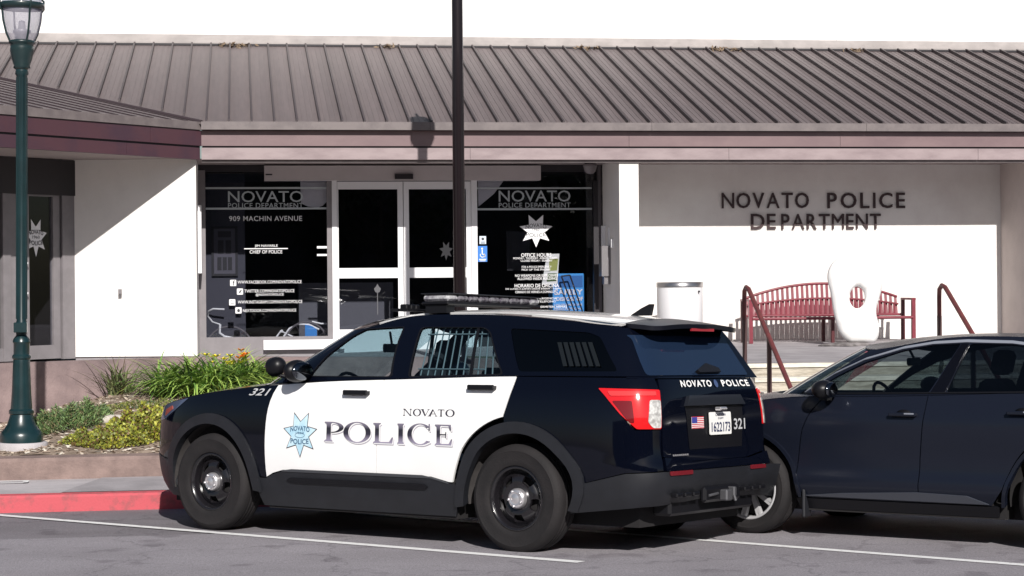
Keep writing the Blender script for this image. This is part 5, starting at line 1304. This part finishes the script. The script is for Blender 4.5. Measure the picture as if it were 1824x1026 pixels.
b=MB(); Mt=Matrix.Translation((.42,.36,1.0))@Matrix.Rotation(R(-65),4,'Y'); b.tube([Mt@Vector((.17*math.cos(R(a)),.17*math.sin(R(a)),0)) for a in range(0,361,18)],.013,8,0,False); b.tube([Mt@Vector((0,-.16,0)),Mt@Vector((0,.16,0))],.018,6); b.tube([Mt@Vector((0,0,0)),(.65,.36,.9)],.03,8); b.build('steering_wheel',M_plas2,BE)
b=MB()
for y_ in(.37,-.37): seat(b,-.10,y_,.50,0,.46)
b.build('front_seats',M_seat,BE)
b=MB(); b.box((-1.05,-.6,.5),(-.6,.6,.66),0,bev=.04); b.box((-1.18,-.6,.6),(-1.05,.6,1.12),0,bev=.04); b.build('rear_bench',M_seat,BE)
b=MB(); b.box((.34,-.11,1.28),(.37,.11,1.34),0,bev=.01); b.tube([(.355,0,1.34),(.40,0,1.42)],.01,6); b.build('rear_view_mirror',M_plas2,BE)
# ================================================================== street lamp
M_green=mat('lamp_green',(.007,.025,.029),.3,coat=.3,var=.12,vs=5)
M_gdark=mat('lamp_green_dark',(.010,.026,.028),.35,coat=.4)
lp_=onD(38,790,19.45); LZ=bed_z(lp_.x,lp_.y)-.02
L=empty('street_lamp',(lp_.x,lp_.y,LZ)); tag(L,'dark green ornamental street lamp with a clear lantern, standing in the planted bed','street lamp')
L.rotation_euler=(0,R(.55),0)
pv=lambda v:(HC+((505-(v-7.4))/F)*lp_.y/.99*1.0)-LZ  # height above base for image row v
def H(v): return onY(44,v,lp_.y).z-LZ
b=MB(); b.lathe([(0,-.12),(.26,-.12),(.26,H(789)),(.25,H(787)),(0,H(787))],28); b.build('footing',M_conc,L)
b=MB(); s=lambda px:px/177/2
prof=[(s(76),H(789)),(s(76),H(775)),(s(70),H(768)),(s(60),H(763)),(s(50),H(755)),(s(42),H(742)),(s(40),H(738)),(s(44),H(736)),(s(44),H(731)),(s(38),H(728)),(s(34),H(700)),(s(30),H(645)),(s(29),H(640)),(s(33),H(638)),(s(33),H(634)),(s(28),H(631)),(s(28),H(612)),(s(31),H(609)),(s(29),H(604)),(s(20),H(598)),(s(17),H(596))]
b.lathe(prof,16,0,smooth=True); b.build('base',M_green,L,sharp=30)
b=MB(); b.lathe([(s(19),H(596)),(s(19),H(573)),(s(17.5),H(571)),(s(18),H(350)),(s(19),H(135)),(s(24),H(132)),(s(22),H(126)),(s(22),H(124))],20)
# fluting
for k in range(10):
    a=k*math.pi/5; r_=s(18)
    b.tube([(r_*math.cos(a),r_*math.sin(a),H(568)),(r_*math.cos(a)*1.03,r_*math.sin(a)*1.03,H(138))],.006,5)
b.build('pole',M_green,L)
b=MB(); b.box((-.065,-.12,H(592)),(.065,-.045,H(574)),0,bev=.006); b.build('junction_box',M_green,L)
b=MB(); b.lathe([(s(22),H(124)),(s(30),H(121)),(s(28),H(117)),(s(36),H(105)),(s(41),H(92)),(s(42),H(84)),(s(40),H(79)),(s(47),H(77)),(s(46),H(73)),(s(30),H(71)),(0,H(71))],24); b.build('collar',M_gdark,L)
b=MB(); b.lathe([(s(44),H(72)),(s(56),H(58)),(s(66),H(40)),(s(70),H(22)),(s(71),H(18))],32); b.build('lantern_glass',frosted('lantern_glass',(.62,.60,.70),.45),L)
b=MB(); b.lathe([(s(70),H(17)),(s(78),H(17)),(s(80),H(8)),(s(78),H(6)),(s(66),H(5)),(s(66),H(12))],32)
b.build('band',M_gdark,L)
b=MB(); b.lathe([(s(70),H(6)),(s(66),H(-5)),(s(50),H(-14)),(s(22),H(-20)),(s(8),H(-22)),(s(7),H(-34)),(0,H(-38))],32); b.build('cap',frosted('lantern_cap',(.66,.66,.78),.3),L)
for k in range(4):
    a=R(28+k*90); b=MB(); c_,s_=math.cos(a),math.sin(a)
    b.tube([(c_*s(x_),s_*s(x_),H(v_)) for x_,v_ in((43,76),(58,60),(69,38),(73,20),(82,14),(82,0),(60,-10))],.011,6); b.build('rib',M_gdark,L)
b=MB(); b.lathe([(0,H(72)),(.05,H(71)),(.05,H(62)),(.09,H(58)),(.09,H(54)),(.04,H(52)),(.03,H(38)),(0,H(36))],18); b.build('lamp_base',mat('lamp_fitting',(.45,.44,.47),.35,metal=.3),L)
# ================================================================== tall pole
pp=onD(819,560,23.2); PZ=plaza_z(pp.x,pp.y)
PL_=empty('lamp_post',(pp.x,pp.y,PZ)); tag(PL_,'tall slim dark bronze lamp post standing behind the police car','lamp post')
M_pole=mat('bronze_pole',(.022,.015,.018),.20,metal=.5,coat=.3)
b=MB(); b.lathe([(.15,0),(.15,.04),(.10,.06),(.080,.10),(.076,.8),(.066,5.0),(.062,5.25)],28); b.build('pole',M_pole,PL_)
b=MB(); b.lathe([(.17,0),(.17,.03),(.09,.035)],20); b.build('base_plate',M_pole,PL_)
b=MB(); b.lathe([(.062,4.80),(.13,4.82),(.165,4.9),(.135,5.3),(.12,5.42),(.05,5.45),(.025,5.5),(.02,5.66),(.0,5.68)],20); b.build('lamp_head',M_pole,PL_)
# ================================================================== litter bin
p=onY(1211,560,26.3); bx,by=p.x,26.3; bzz=plaza_z(bx,by); zt=onY(1211,503,by).z-bzz
Bn=empty('litter_bin',(bx,by,bzz)); tag(Bn,'white cylindrical litter bin with a silver rim by the entry column','litter bin')
b=MB(); b.lathe([(.29,.02),(.315,.05),(.32,zt-.07)],36); b.build('body',M_alu,Bn)
b=MB(); b.lathe([(.325,zt-.068),(.328,zt-.0),(.315,zt+.005),(.25,zt-.005),(.13,zt-.03),(.13,zt-.2)],36); b.build('rim',mat('rim_steel',(.42,.41,.42),.28,metal=.9),Bn)
b=MB(); b.lathe([(0,0),(.30,0),(.30,.03)],30); b.build('base',M_dark,Bn)
b=MB(); b.box((.20,-.275,zt-.14),(.225,-.245,zt-.115)); b.build('lock',M_dark,Bn)
# ================================================================== bench
M_bred=mat('bench_red',(.19,.030,.045),.4,coat=.2,var=.12,vs=6)
M_bdk=mat('bench_dark',(.085,.018,.022),.45)
by=26.55; xa=onY(1326,560,by).x; xb=onY(1621,560,by).x; bz0=plaza_z((xa+xb)/2,by)
BN=empty('bench',((xa+xb)/2,by,bz0)); tag(BN,'red steel slatted bench with an arched back against the white wall','bench')
hw=(xb-xa)/2; hz=lambda v,u=1475:onY(u,v,by).z-bz0
zs_=hz(565.5); zpk=hz(505); zend=hz(530)
seat_z=zs_; yb_=.22
b=MB()
def arch(x): t=x/hw*1.0; return zend+(zpk-zend)*(1-min(1,abs(t/.92))**2.0)
b.tube([(x,yb_+.06,arch(x)) for x in [-hw*.92+hw*1.84*i/24 for i in range(25)]],.019,8)
b.tube([(x,yb_-.0,seat_z+.05+(arch(x)-seat_z)*.46) for x in [-hw*.92+hw*1.84*i/24 for i in range(25)]],.014,8)
b.tube([(-hw*.95,yb_,seat_z+.03),(hw*.95,yb_,seat_z+.03)],.018,8)
n=30
for i in range(n+1):
    x=-hw*.90+hw*1.80*i/n; W_=.019; zm_=seat_z+.05+(arch(x)-seat_z)*.46
    b.add([(x-W_,yb_,seat_z+.03),(x+W_,yb_,seat_z+.03),(x+W_,yb_+.06,arch(x)),(x-W_,yb_+.06,arch(x)),(x-W_,yb_+.012,seat_z+.03),(x+W_,yb_+.012,seat_z+.03),(x+W_,yb_+.072,arch(x)),(x-W_,yb_+.072,arch(x))],[(0,1,2,3),(7,6,5,4),(1,5,6,2),(0,3,7,4)])
    if i<n: b.box((x+hw*.90/n-.016,yb_-.006,seat_z+.03),(x+hw*.90/n+.016,yb_+.006,zm_))
b.build('backrest',M_bred,BN)
b=MB()
for i in range(40):
    x=-hw*.95+hw*1.90*i/39; b.box((x-.017,-.24,seat_z-.008),(x+.017,yb_,seat_z+.004))
b.tube([(-hw*.96,-.25,seat_z-.005),(hw*.96,-.25,seat_z-.005)],.022,8); b.build('seat',M_bred,BN)
for x in(-hw+.03,.0,hw-.03):
    for y_ in(-.22,yb_):
        b=MB(); 
        if y_<0 and x!=0: b.box((x-.026,y_-.026,0),(x+.026,y_+.026,seat_z+.24))
        elif x!=0: b.box((x-.024,y_-.024,0),(x+.024,y_+.024,zend-.02))
        else: b.box((x-.022,y_-.022,0),(x+.022,y_+.022,seat_z-.01))
        b.build('leg',M_bred if x!=0 and y_<0 else M_bdk,BN)
    if x:
        b=MB(); b.box((x-.028,-.25,seat_z+.24),(x+.028,yb_+.02,seat_z+.27)); b.build('armrest',M_bred,BN)
# ================================================================== white sculpture with a hole
sy=25.4
def SP(u,v): q=onY(u,v,sy); return (q.x,q.z)
ol=[(1508,610),(1494,590),(1486,558),(1481,524),(1474,497),(1476,480),(1486,464),(1504,455),(1526,455),(1546,464),(1561,480),(1569,498),(1570,514),(1565,531),(1560,546),(1559,560),(1564,576),(1565,592),(1562,603),(1556,611)]
po=[SP(*p) for p in ol]
hc=SP(1526.5,530); hr1=.118; ho=[(hc[0]+hr1*math.cos(R(a)),hc[1]+hr1*1.28*math.sin(R(a))) for a in range(0,360,15)]
po=rpoly(po,.08,3)
V,T=tri2d(po,[ho],.06)
cxm=sum(p[0] for p in po)/len(po); 
def edist(p):
    m_=9
    for L_ in(po,ho):
        for i in range(len(L_)):
            a=L_[i];c=L_[(i+1)%len(L_)]; dx,dy=c[0]-a[0],c[1]-a[1]; t=max(0,min(1,((p[0]-a[0])*dx+(p[1]-a[1])*dy)/(dx*dx+dy*dy+1e-12))); m_=min(m_,math.hypot(p[0]-a[0]-t*dx,p[1]-a[1]-t*dy))
    return m_
b=MB()
dd=[ .03+.09*math.sqrt(min(edist(p),.16)/.16) for p in V]
f_=[(V[i][0],sy-dd[i],V[i][1]) for i in range(len(V))]; k_=[(V[i][0],sy+dd[i],V[i][1]) for i in range(len(V))]
b.add(f_+k_,[t_ for t_ in T]+[[i+len(V) for i in t_[::-1]] for t_ in T],0,True)
ed={}
for t_ in T:
    for i in range(len(t_)): ed[(t_[i],t_[(i+1)%len(t_)])]=1
o_=len(V); b.f+= [[a,a+o_,c+o_,c] for (a,c) in ed if (c,a) not in ed]; b.mi+=[0]*(len(b.f)-len(b.mi)); b.sm+=[True]*(len(b.f)-len(b.sm))
q=onY(1512,612,sy); qz=plaza_z(q.x,sy)
o=b.build('stone_sculpture',mat('sculpture_white',(.90,.90,.89),.8,var=.03,vs=4,bump=.15,bs=40)); recenter(o,(q.x,sy,qz)); tag(o,'smooth white freestanding sculpture pierced by a round hole, in front of the bench','sculpture')
b=MB(); b.add(*blob(Vector((0,0,.0)),.36,.22,.045,9),0,True); pb=b.build('plinth',mat('plinth_stone',(.22,.20,.20),.9,c2=(.10,.09,.09),vs=9,bump=.6,bs=30),o); pb.location=(-.08,-.05,0)
# ================================================================== things in the lobby
by_=YW+.55
wl=onY(420,590,by_); Bk=empty('bicycle',(onY(470,600,by_).x,by_,.60)); tag(Bk,'white framed bicycle with a blue panel, parked behind the left entry window','bicycle')
Bx=lambda u:onY(u,560,by_).x-Bk.location.x; Bz=lambda v:onY(470,v,by_).z-.60
M_bk=mat('bicycle_white',(.80,.80,.80),.35)
b=MB(); b.tube([(Bx(400),-.20,Bz(550)),(Bx(380),-.18,Bz(549)),(Bx(372),-.1,Bz(553)),(Bx(370),-.02,Bz(562)),(Bx(378),0,Bz(572)),(Bx(392),0,Bz(577))],.014,8)
b.tube([(Bx(424),.2,Bz(575)),(Bx(408),.12,Bz(577)),(Bx(392),0,Bz(577))],.018,8); b.tube([(Bx(392),0,Bz(577)),(Bx(391),0,Bz(592)),(Bx(402),0,Bz(600)),(Bx(420),0,Bz(640))],.020,8); b.build('handlebar',M_bk,Bk)
def bw(u,v,r,name='wheel'):
    b=MB(); c=Vector((Bx(u),0,Bz(v))); b.tube([c+Vector((r*math.cos(R(a)),0,r*math.sin(R(a)))) for a in range(0,361,12)],.018,6,0,False)
    for a in range(0,360,30): b.tube([c,c+Vector((r*math.cos(R(a)),0,r*math.sin(R(a))))],.003,4)
    b.build(name,mat('bicycle_tyre',(.12,.11,.12),.7),Bk)
bw(408,622,.33); bw(545,612,.30)
b=MB(); b.tube([(Bx(398),0,Bz(598)),(Bx(470),0,Bz(612)),(Bx(545),0,Bz(612))],.018,8); b.tube([(Bx(470),0,Bz(630)),(Bx(500),0,Bz(590)),(Bx(545),0,Bz(612)),(Bx(470),0,Bz(630)),(Bx(400),0,Bz(604))],.015,8); b.tube([(Bx(500),0,Bz(592)),(Bx(503),0,Bz(588))],.015,6); b.build('frame',M_bk,Bk)
b=MB(); b.tube([(Bx(505),0,Bz(600)),(Bx(515),0,Bz(586)),(Bx(530),0,Bz(578)),(Bx(550),0,Bz(579)),(Bx(568),0,Bz(588))],.014,8); b.tube([(Bx(556),.1,Bz(574)),(Bx(572),.1,Bz(578)),(Bx(583),.1,Bz(578))],.014,6); b.build('mudguard',M_bk,Bk)
b=MB(); b.prism([(Bx(543),Bz(600)),(Bx(543),Bz(579)),(Bx(556),Bz(582)),(Bx(564),Bz(588)),(Bx(564),Bz(600))],-.03,-.01,'y'); b.build('chain_guard',mat('bicycle_blue',(.05,.24,.62),.4),Bk)
# framed poster on a dark screen behind the left window
py=YW+.5
def frame_thing(name,u0,u1,v0,v1,Y,lab,cat,mf,mi_,inner):
    a=onY(u0,v1,Y); c=onY(u1,v0,Y); o=empty(name,((a.x+c.x)/2,Y,a.z)); tag(o,lab,cat); w=(c.x-a.x)/2; h=c.z-a.z; t_=.035
    b=MB(); b.box((-w,0,0),(-w+t_,.03,h)); b.box((w-t_,0,0),(w,.03,h)); b.box((-w+t_,.001,0),(w-t_,.029,t_)); b.box((-w+t_,.001,h-t_),(w-t_,.029,h)); b.build('frame',mf,o)
    b=MB(); b.box((-w+t_,.012,t_),(w-t_,.02,h-t_)); b.build('mount',mi_,o)
    b=MB()
    for (x0,x1,z0,z1) in inner: b.box((-w+2*w*x0,.006,h*z0),(-w+2*w*x1,.0115,h*z1))
    b.build('picture',mf,o)
frame_thing('framed_poster',377,423,403,492,py,'dark framed display of photographs hung behind the left entry window','picture frame',mat('frame_black',(.012,.011,.015),.5),mat('mount_grey',(.085,.08,.10),.7),[(.25,.75,.78,.90),(.25,.46,.45,.72),(.54,.75,.45,.72),(.22,.38,.12,.38),(.42,.58,.12,.38),(.62,.78,.12,.38)])
b=MB(); a=onY(360,500,py+.04); c=onY(437,500,py+.04); b.box((a.x-.15,py+.04,1.03),(c.x,py+.10,3.6)); o=b.build('lobby_screen',mat('screen_grey',(.05,.05,.065),.8)); recenter(o,((a.x+c.x)/2,py+.07,1.03)); tag(o,'dim grey partition panel standing behind the left entry window','partition')
b=MB(); a=onY(532,500,YW+1.6); c=onY(700,500,YW+1.6); b.box((a.x,YW+1.6,1.03),(c.x,YW+2.2,onY(560,504,YW+1.6).z)); o=b.build('reception_counter',mat('counter_grey',(.10,.10,.115),.7)); recenter(o,((a.x+c.x)/2,YW+1.9,1.03)); tag(o,'low dark grey counter inside the lobby behind the sliding doors','counter')
frame_thing('framed_notice',903,945,412,482,YW+.9,'black framed notice hung inside the right entry window','picture frame',MATS['frame_black'],mat('mount_dark',(.02,.02,.022),.7),[(.2,.8,.2,.8)])
# blue drop box behind the right window
Y=YW+.45; a=onY(985,575,Y); c=onY(1040,487,Y); DB=empty('drop_box',((a.x+c.x)/2,Y,1.03)); tag(DB,'bright blue collection box with white words inside the right entry window','drop box')
w=(c.x-a.x)/2; h=c.z-1.03
b=MB(); b.box((-w,0,0),(w,.4,h),0,bev=.01); b.build('body',mat('box_blue',(.07,.36,.80),.5),DB)
b=MB(); b.box((-w+.02,-.006,h-.20),(w-.02,-.001,h-.03)); b.build('header',mat('box_blue_dark',(.03,.15,.42),.5),DB)
t=TX(); t.text('SAFELY',-w+.02,w-.02,h-.31,h-.23,.03); t.text('DISPOSE OF',-w+.05,w-.02,h-.40,h-.34,.03); t.text('UNUSED MEDICINE',-w+.02,w-.03,h-.47,h-.44,.01); t.text('PRESCRIPTIONS',-w+.02,w-.03,h-.53,h-.50,.01)
t.poly([(-w+.03,.20),(-.02,.18),(.0,h-.58),(-w+.03,h-.57)]); t.poly([(.03,.2),(w-.03,.2),(w-.05,h-.6),(.04,h-.57)])
t.build('lettering',lambda x,y,o_:(x,-.008-o_,y),M_vin,DB)
b=MB()
for (u0,v0,u1,v1) in((1000,492,1025,560),(1015,490,1040,562)):
    p_=onY(u0,v0,YW+.3);q_=onY(u1,v1,YW+.3); b.tube([p_,q_],.012,6)
p_=onY(1012,480,YW+.3); b.tube([onY(1000,492,YW+.3),onY(1015,490,YW+.3)],.012,6)
o=b.build('folding_stand',M_dark); recenter(o,onY(1030,562,YW+.3)); tag(o,'thin black folding easel legs leaning in front of the blue box','easel')
# ================================================================== planting
def leafmat(name,c,c2): return mat(name,c,.55,c2=c2,vs=3,lo=.35,hi=.65)
LG=[leafmat('blade_light',(.42,.56,.13),(.28,.44,.09)),leafmat('blade_mid',(.19,.34,.07),(.12,.25,.05)),leafmat('blade_dark',(.028,.060,.016),(.02,.045,.012))]
def strap_clump(name,c,n,L0,W0,spread,mats,label,cat,group,seed,flowers=(),upright=.5):
    rn=random.Random(seed); e_=empty(name,c); tag(e_,label,cat,group); b=MB()
    for i in range(n):
        a=rn.uniform(0,2*math.pi); L_=L0*rn.uniform(.6,1.1); el=R(rn.uniform(35,85)); w=W0*rn.uniform(.7,1.2); r0=rn.uniform(0,1)**.5*spread
        a2=rn.uniform(0,6.28); p=Vector((r0*math.cos(a2)*1.3,r0*math.sin(a2)*.8,-.03)); d=Vector((math.cos(a)*math.cos(el),math.sin(a)*math.cos(el),math.sin(el))); side=Vector((-math.sin(a),math.cos(a),0)); m_=7; v=[]; dr=rn.uniform(.9,1.9)/m_*(1.2-upright)*1.4
        for k in range(m_+1):
            ww=w*(1-(k/m_)**2.2)*(.75+.25*min(1,k/2))+.0008; nrm=d.cross(side)
            v+= [p-side*ww+nrm*ww*.35,p,p+side*ww+nrm*ww*.35]
            p=p+d*L_/m_; ax=Vector((d.x,d.y,0)); 
            if ax.length>1e-3: ax.normalize()
            d=(d*math.cos(dr)+(ax*max(d.z+.45,0)-Vector((0,0,1))*ax.dot(d))*math.sin(dr)*1.0 - Vector((0,0,dr*.35))).normalized()
        f=[]
        for k in range(m_): f+= [(3*k,3*k+1,3*k+4,3*k+3),(3*k+1,3*k+2,3*k+5,3*k+4)]
        b.add(v,f,rn.choice((0,0,0,1,1,2)),True)
    b.build('foliage',mats,e_)
    for (dx,dy,h,m_) in flowers:
        b=MB(); b.tube([(dx*.5,dy*.5,0),(dx*.8,dy*.8,h*.6),(dx,dy,h)],.005,5,1)
        for k in range(6):
            a=k*math.pi/3+dx*9; o_=Vector((dx,dy,h)); t_=Vector((math.cos(a),math.sin(a),.55)); s_=Vector((-math.sin(a),math.cos(a),0))
            b.add([o_,o_+t_*.04+s_*.024,o_+t_*.075+Vector((0,0,-.004)),o_+t_*.035-s_*.016],[(0,1,2,3)],0)
        b.build('flower',[m_,LG[1]],e_)
    return e_
M_yel=mat('petal_yellow',(.88,.74,.05),.5); M_ora=mat('petal_orange',(.80,.28,.04),.5)
G='daylilies along the retaining wall'
def lily(u,v,n,L_,seed,label,fl=(),up=.62,sp=.22):
    c=bed_pt(u,v); strap_clump('daylily',c,n,L_,.013,sp,LG,label,'daylily',G,seed,fl,up)
lily(318,703,380,.74,1,'leafy green daylily clump at the left end of the row, without flowers')
lily(362,702,420,.78,2,'broad green daylily clump without flowers beside the flowering ones')
rn=random.Random(5)
lily(408,696,380,.74,3,'daylily clump with yellow and orange flowers, next to the hood of the police car',[(rn.uniform(-.28,.2),rn.uniform(-.2,.2),rn.uniform(.30,.42),M_yel) for _ in range(14)]+[(.16,-.1,.40,M_ora),(.20,-.05,.42,M_ora),(.12,-.15,.38,M_ora)])
lily(448,690,300,.68,4,'daylily clump partly hidden behind the hood of the police car, with one orange flower',[(-.12,-.1,.44,M_ora)])
c=bed_pt(212,702)
DR=[leafmat('dry_blade',(.22,.24,.10),(.14,.17,.07)),leafmat('dry_blade_mid',(.10,.14,.05),(.07,.10,.04)),leafmat('dry_brown',(.10,.075,.045),(.07,.05,.03))]
strap_clump('spiky_plant',c,90,.60,.010,.10,DR,'sparse spiky plant with thin dry leaves against the retaining wall','plant',None,8,(),.95)
def leaf_mound(name,c,rx,ry,rz,n,sz,mats,label,cat,seed,thin=False):
    rn=random.Random(seed); e_=empty(name,c); tag(e_,label,cat); b=MB()
    for i in range(n):
        a=rn.uniform(0,6.283); r=math.sqrt(rn.random()); x=rx*r*math.cos(a); y=ry*r*math.sin(a)
        hmax=rz*math.sqrt(max(0,1-r*r))*(.75+.25*math.sin(x*17+seed)*math.cos(y*13)+.18*math.sin(x*41)); z=hmax*rn.uniform(.35,1.0)+bed_z(c.x+x,min(c.y+y,24.6))-c.z
        L_=sz*rn.uniform(.6,1.3); w=L_*(.10 if thin else .38); d=Vector((rn.gauss(0,1)+x/rx*.8,rn.gauss(0,1)+y/ry*.8,abs(rn.gauss(0,.9))+.25)).normalized(); s_=d.cross(Vector((rn.gauss(0,1),rn.gauss(0,1),rn.gauss(0,1)))).normalized()*w; p=Vector((x,y,z))
        b.add([p,p+d*L_*.5+s_,p+d*L_,p+d*L_*.5-s_],[(0,1,2,3)],rn.choices(range(len(mats)),[5,3,2][:len(mats)])[0])
    b.build('foliage',mats,e_)
    b=MB()
    for i in range(40):
        a=rn.uniform(0,6.283); r=rn.uniform(.1,.9); x=rx*r*math.cos(a); y=ry*r*math.sin(a); z=bed_z(c.x+x,min(c.y+y,24.6))-c.z
        b.tube([(x*.7,y*.7,z),(x,y,z+rz*math.sqrt(1-r*r)*.7)],.004,4)
    b.build('stems',mat('stem_brown',(.10,.07,.045),.8),e_)
GM=[leafmat('grey_green',(.19,.29,.10),(.13,.21,.075)),leafmat('grey_green_dark',(.055,.10,.035),(.04,.07,.028)),leafmat('tan_leaf',(.22,.19,.10),(.16,.14,.07))]
leaf_mound('low_shrub',bed_pt(122,764),.46,.42,.27,9500,.055,GM,'low fine leaved grey green shrub beside the street lamp','shrub',11,True)
YM=[leafmat('yellow_green',(.44,.42,.05),(.30,.33,.045)),leafmat('olive_leaf',(.20,.22,.045),(.14,.165,.035)),leafmat('red_leaf',(.17,.10,.035),(.12,.07,.03))]
leaf_mound('yellow_shrub',bed_pt(272,772),.52,.55,.27,9000,.036,YM,'yellow green ground shrub spreading beside the front wheel of the police car','shrub',12)
leaf_mound('ground_shrub',bed_pt(195,790),.50,.34,.15,6500,.032,[YM[1],YM[0],YM[2]],'olive ground shrub with reddish tips just behind the concrete border','shrub',13)
leaf_mound('sprawling_shrub',bed_pt(255,722),.55,.40,.05,1500,.030,[YM[1],GM[2],GM[1]],'thin sprawling shrub on the bare soil under the spiky plant','shrub',14)
# ================================================================== unseen trees and building, added to darken reflections in paint and glass
FO=[leafmat('unseen_tree_leaf',(.05,.085,.03),(.035,.06,.022)),leafmat('unseen_tree_leaf_dark',(.025,.045,.018),(.02,.035,.015))]
rn=random.Random(21)
def tree(x,y,h,r,seed,label):
    e_=empty('unseen_tree',(x,y,road_z(max(y,-24)))); tag(e_,label,'tree','unseen trees added across the street'); b=MB(); rr=random.Random(seed)
    b.tube([(0,0,0),(.05,0,h*.3),(-.05,.1,h*.55),(0,0,h*.8)],[.22,.17,.12,.04],8)
    for k in range(7):
        a=rr.uniform(0,6.28); z0_=h*rr.uniform(.3,.5); b.tube([(0,0,z0_),(math.cos(a)*r*.5,math.sin(a)*r*.5,z0_+h*.2),(math.cos(a)*r*.8,math.sin(a)*r*.8,z0_+h*.32)],[.08,.05,.02],6)
    b.build('trunk',mat('bark',(.12,.09,.07),.9),e_); b=MB()
    cl=[(Vector((rr.uniform(-1,1)*r*.75,rr.uniform(-1,1)*r*.75,h*rr.uniform(.48,.9))),rr.uniform(.35,.55)*r) for _ in range(14)]
    for c_,cr_ in cl:
        for i in range(260):
            d=Vector((rr.gauss(0,1),rr.gauss(0,1),rr.gauss(0,1))).normalized()*cr_*rr.uniform(.6,1); p=c_+d; s1=Vector((rr.gauss(0,1),rr.gauss(0,1),rr.gauss(0,1))).normalized()*.16; s2=s1.cross(d).normalized()*.12
            b.add([p-s1,p-s2,p+s1,p+s2],[(0,1,2,3)],rr.choice((0,0,1)))
    b.build('unseen_tree_crown',FO,e_)
for i,(x,y,h,r) in enumerate(((-22,-27,7,3.2),(-13,-28,8,3.6),(-4,-26.5,7,3.2),(6,-28,8.5,3.8),(15,-27,7.5,3.3),(25,-28,8,3.6),(36,-27,8,3.8))):
    tree(x,y,h,r,30+i,'broad dark leaved tree added out of view across the road to darken reflections')
b=MB(); b.box((-60,-50,0),(70,-40,13.0)); b.box((-60.2,-50.2,13.0),(70.2,-39.8,13.3)); o=b.build('unseen_building',mat('unseen_wall',(.16,.14,.13),.9,var=.2,vs=.4)); recenter(o,(5,-40,0)); tag(o,'long brown building added out of view behind the trees to darken reflections','building')  # added block, tall enough to keep sky out of the entry glass reflections
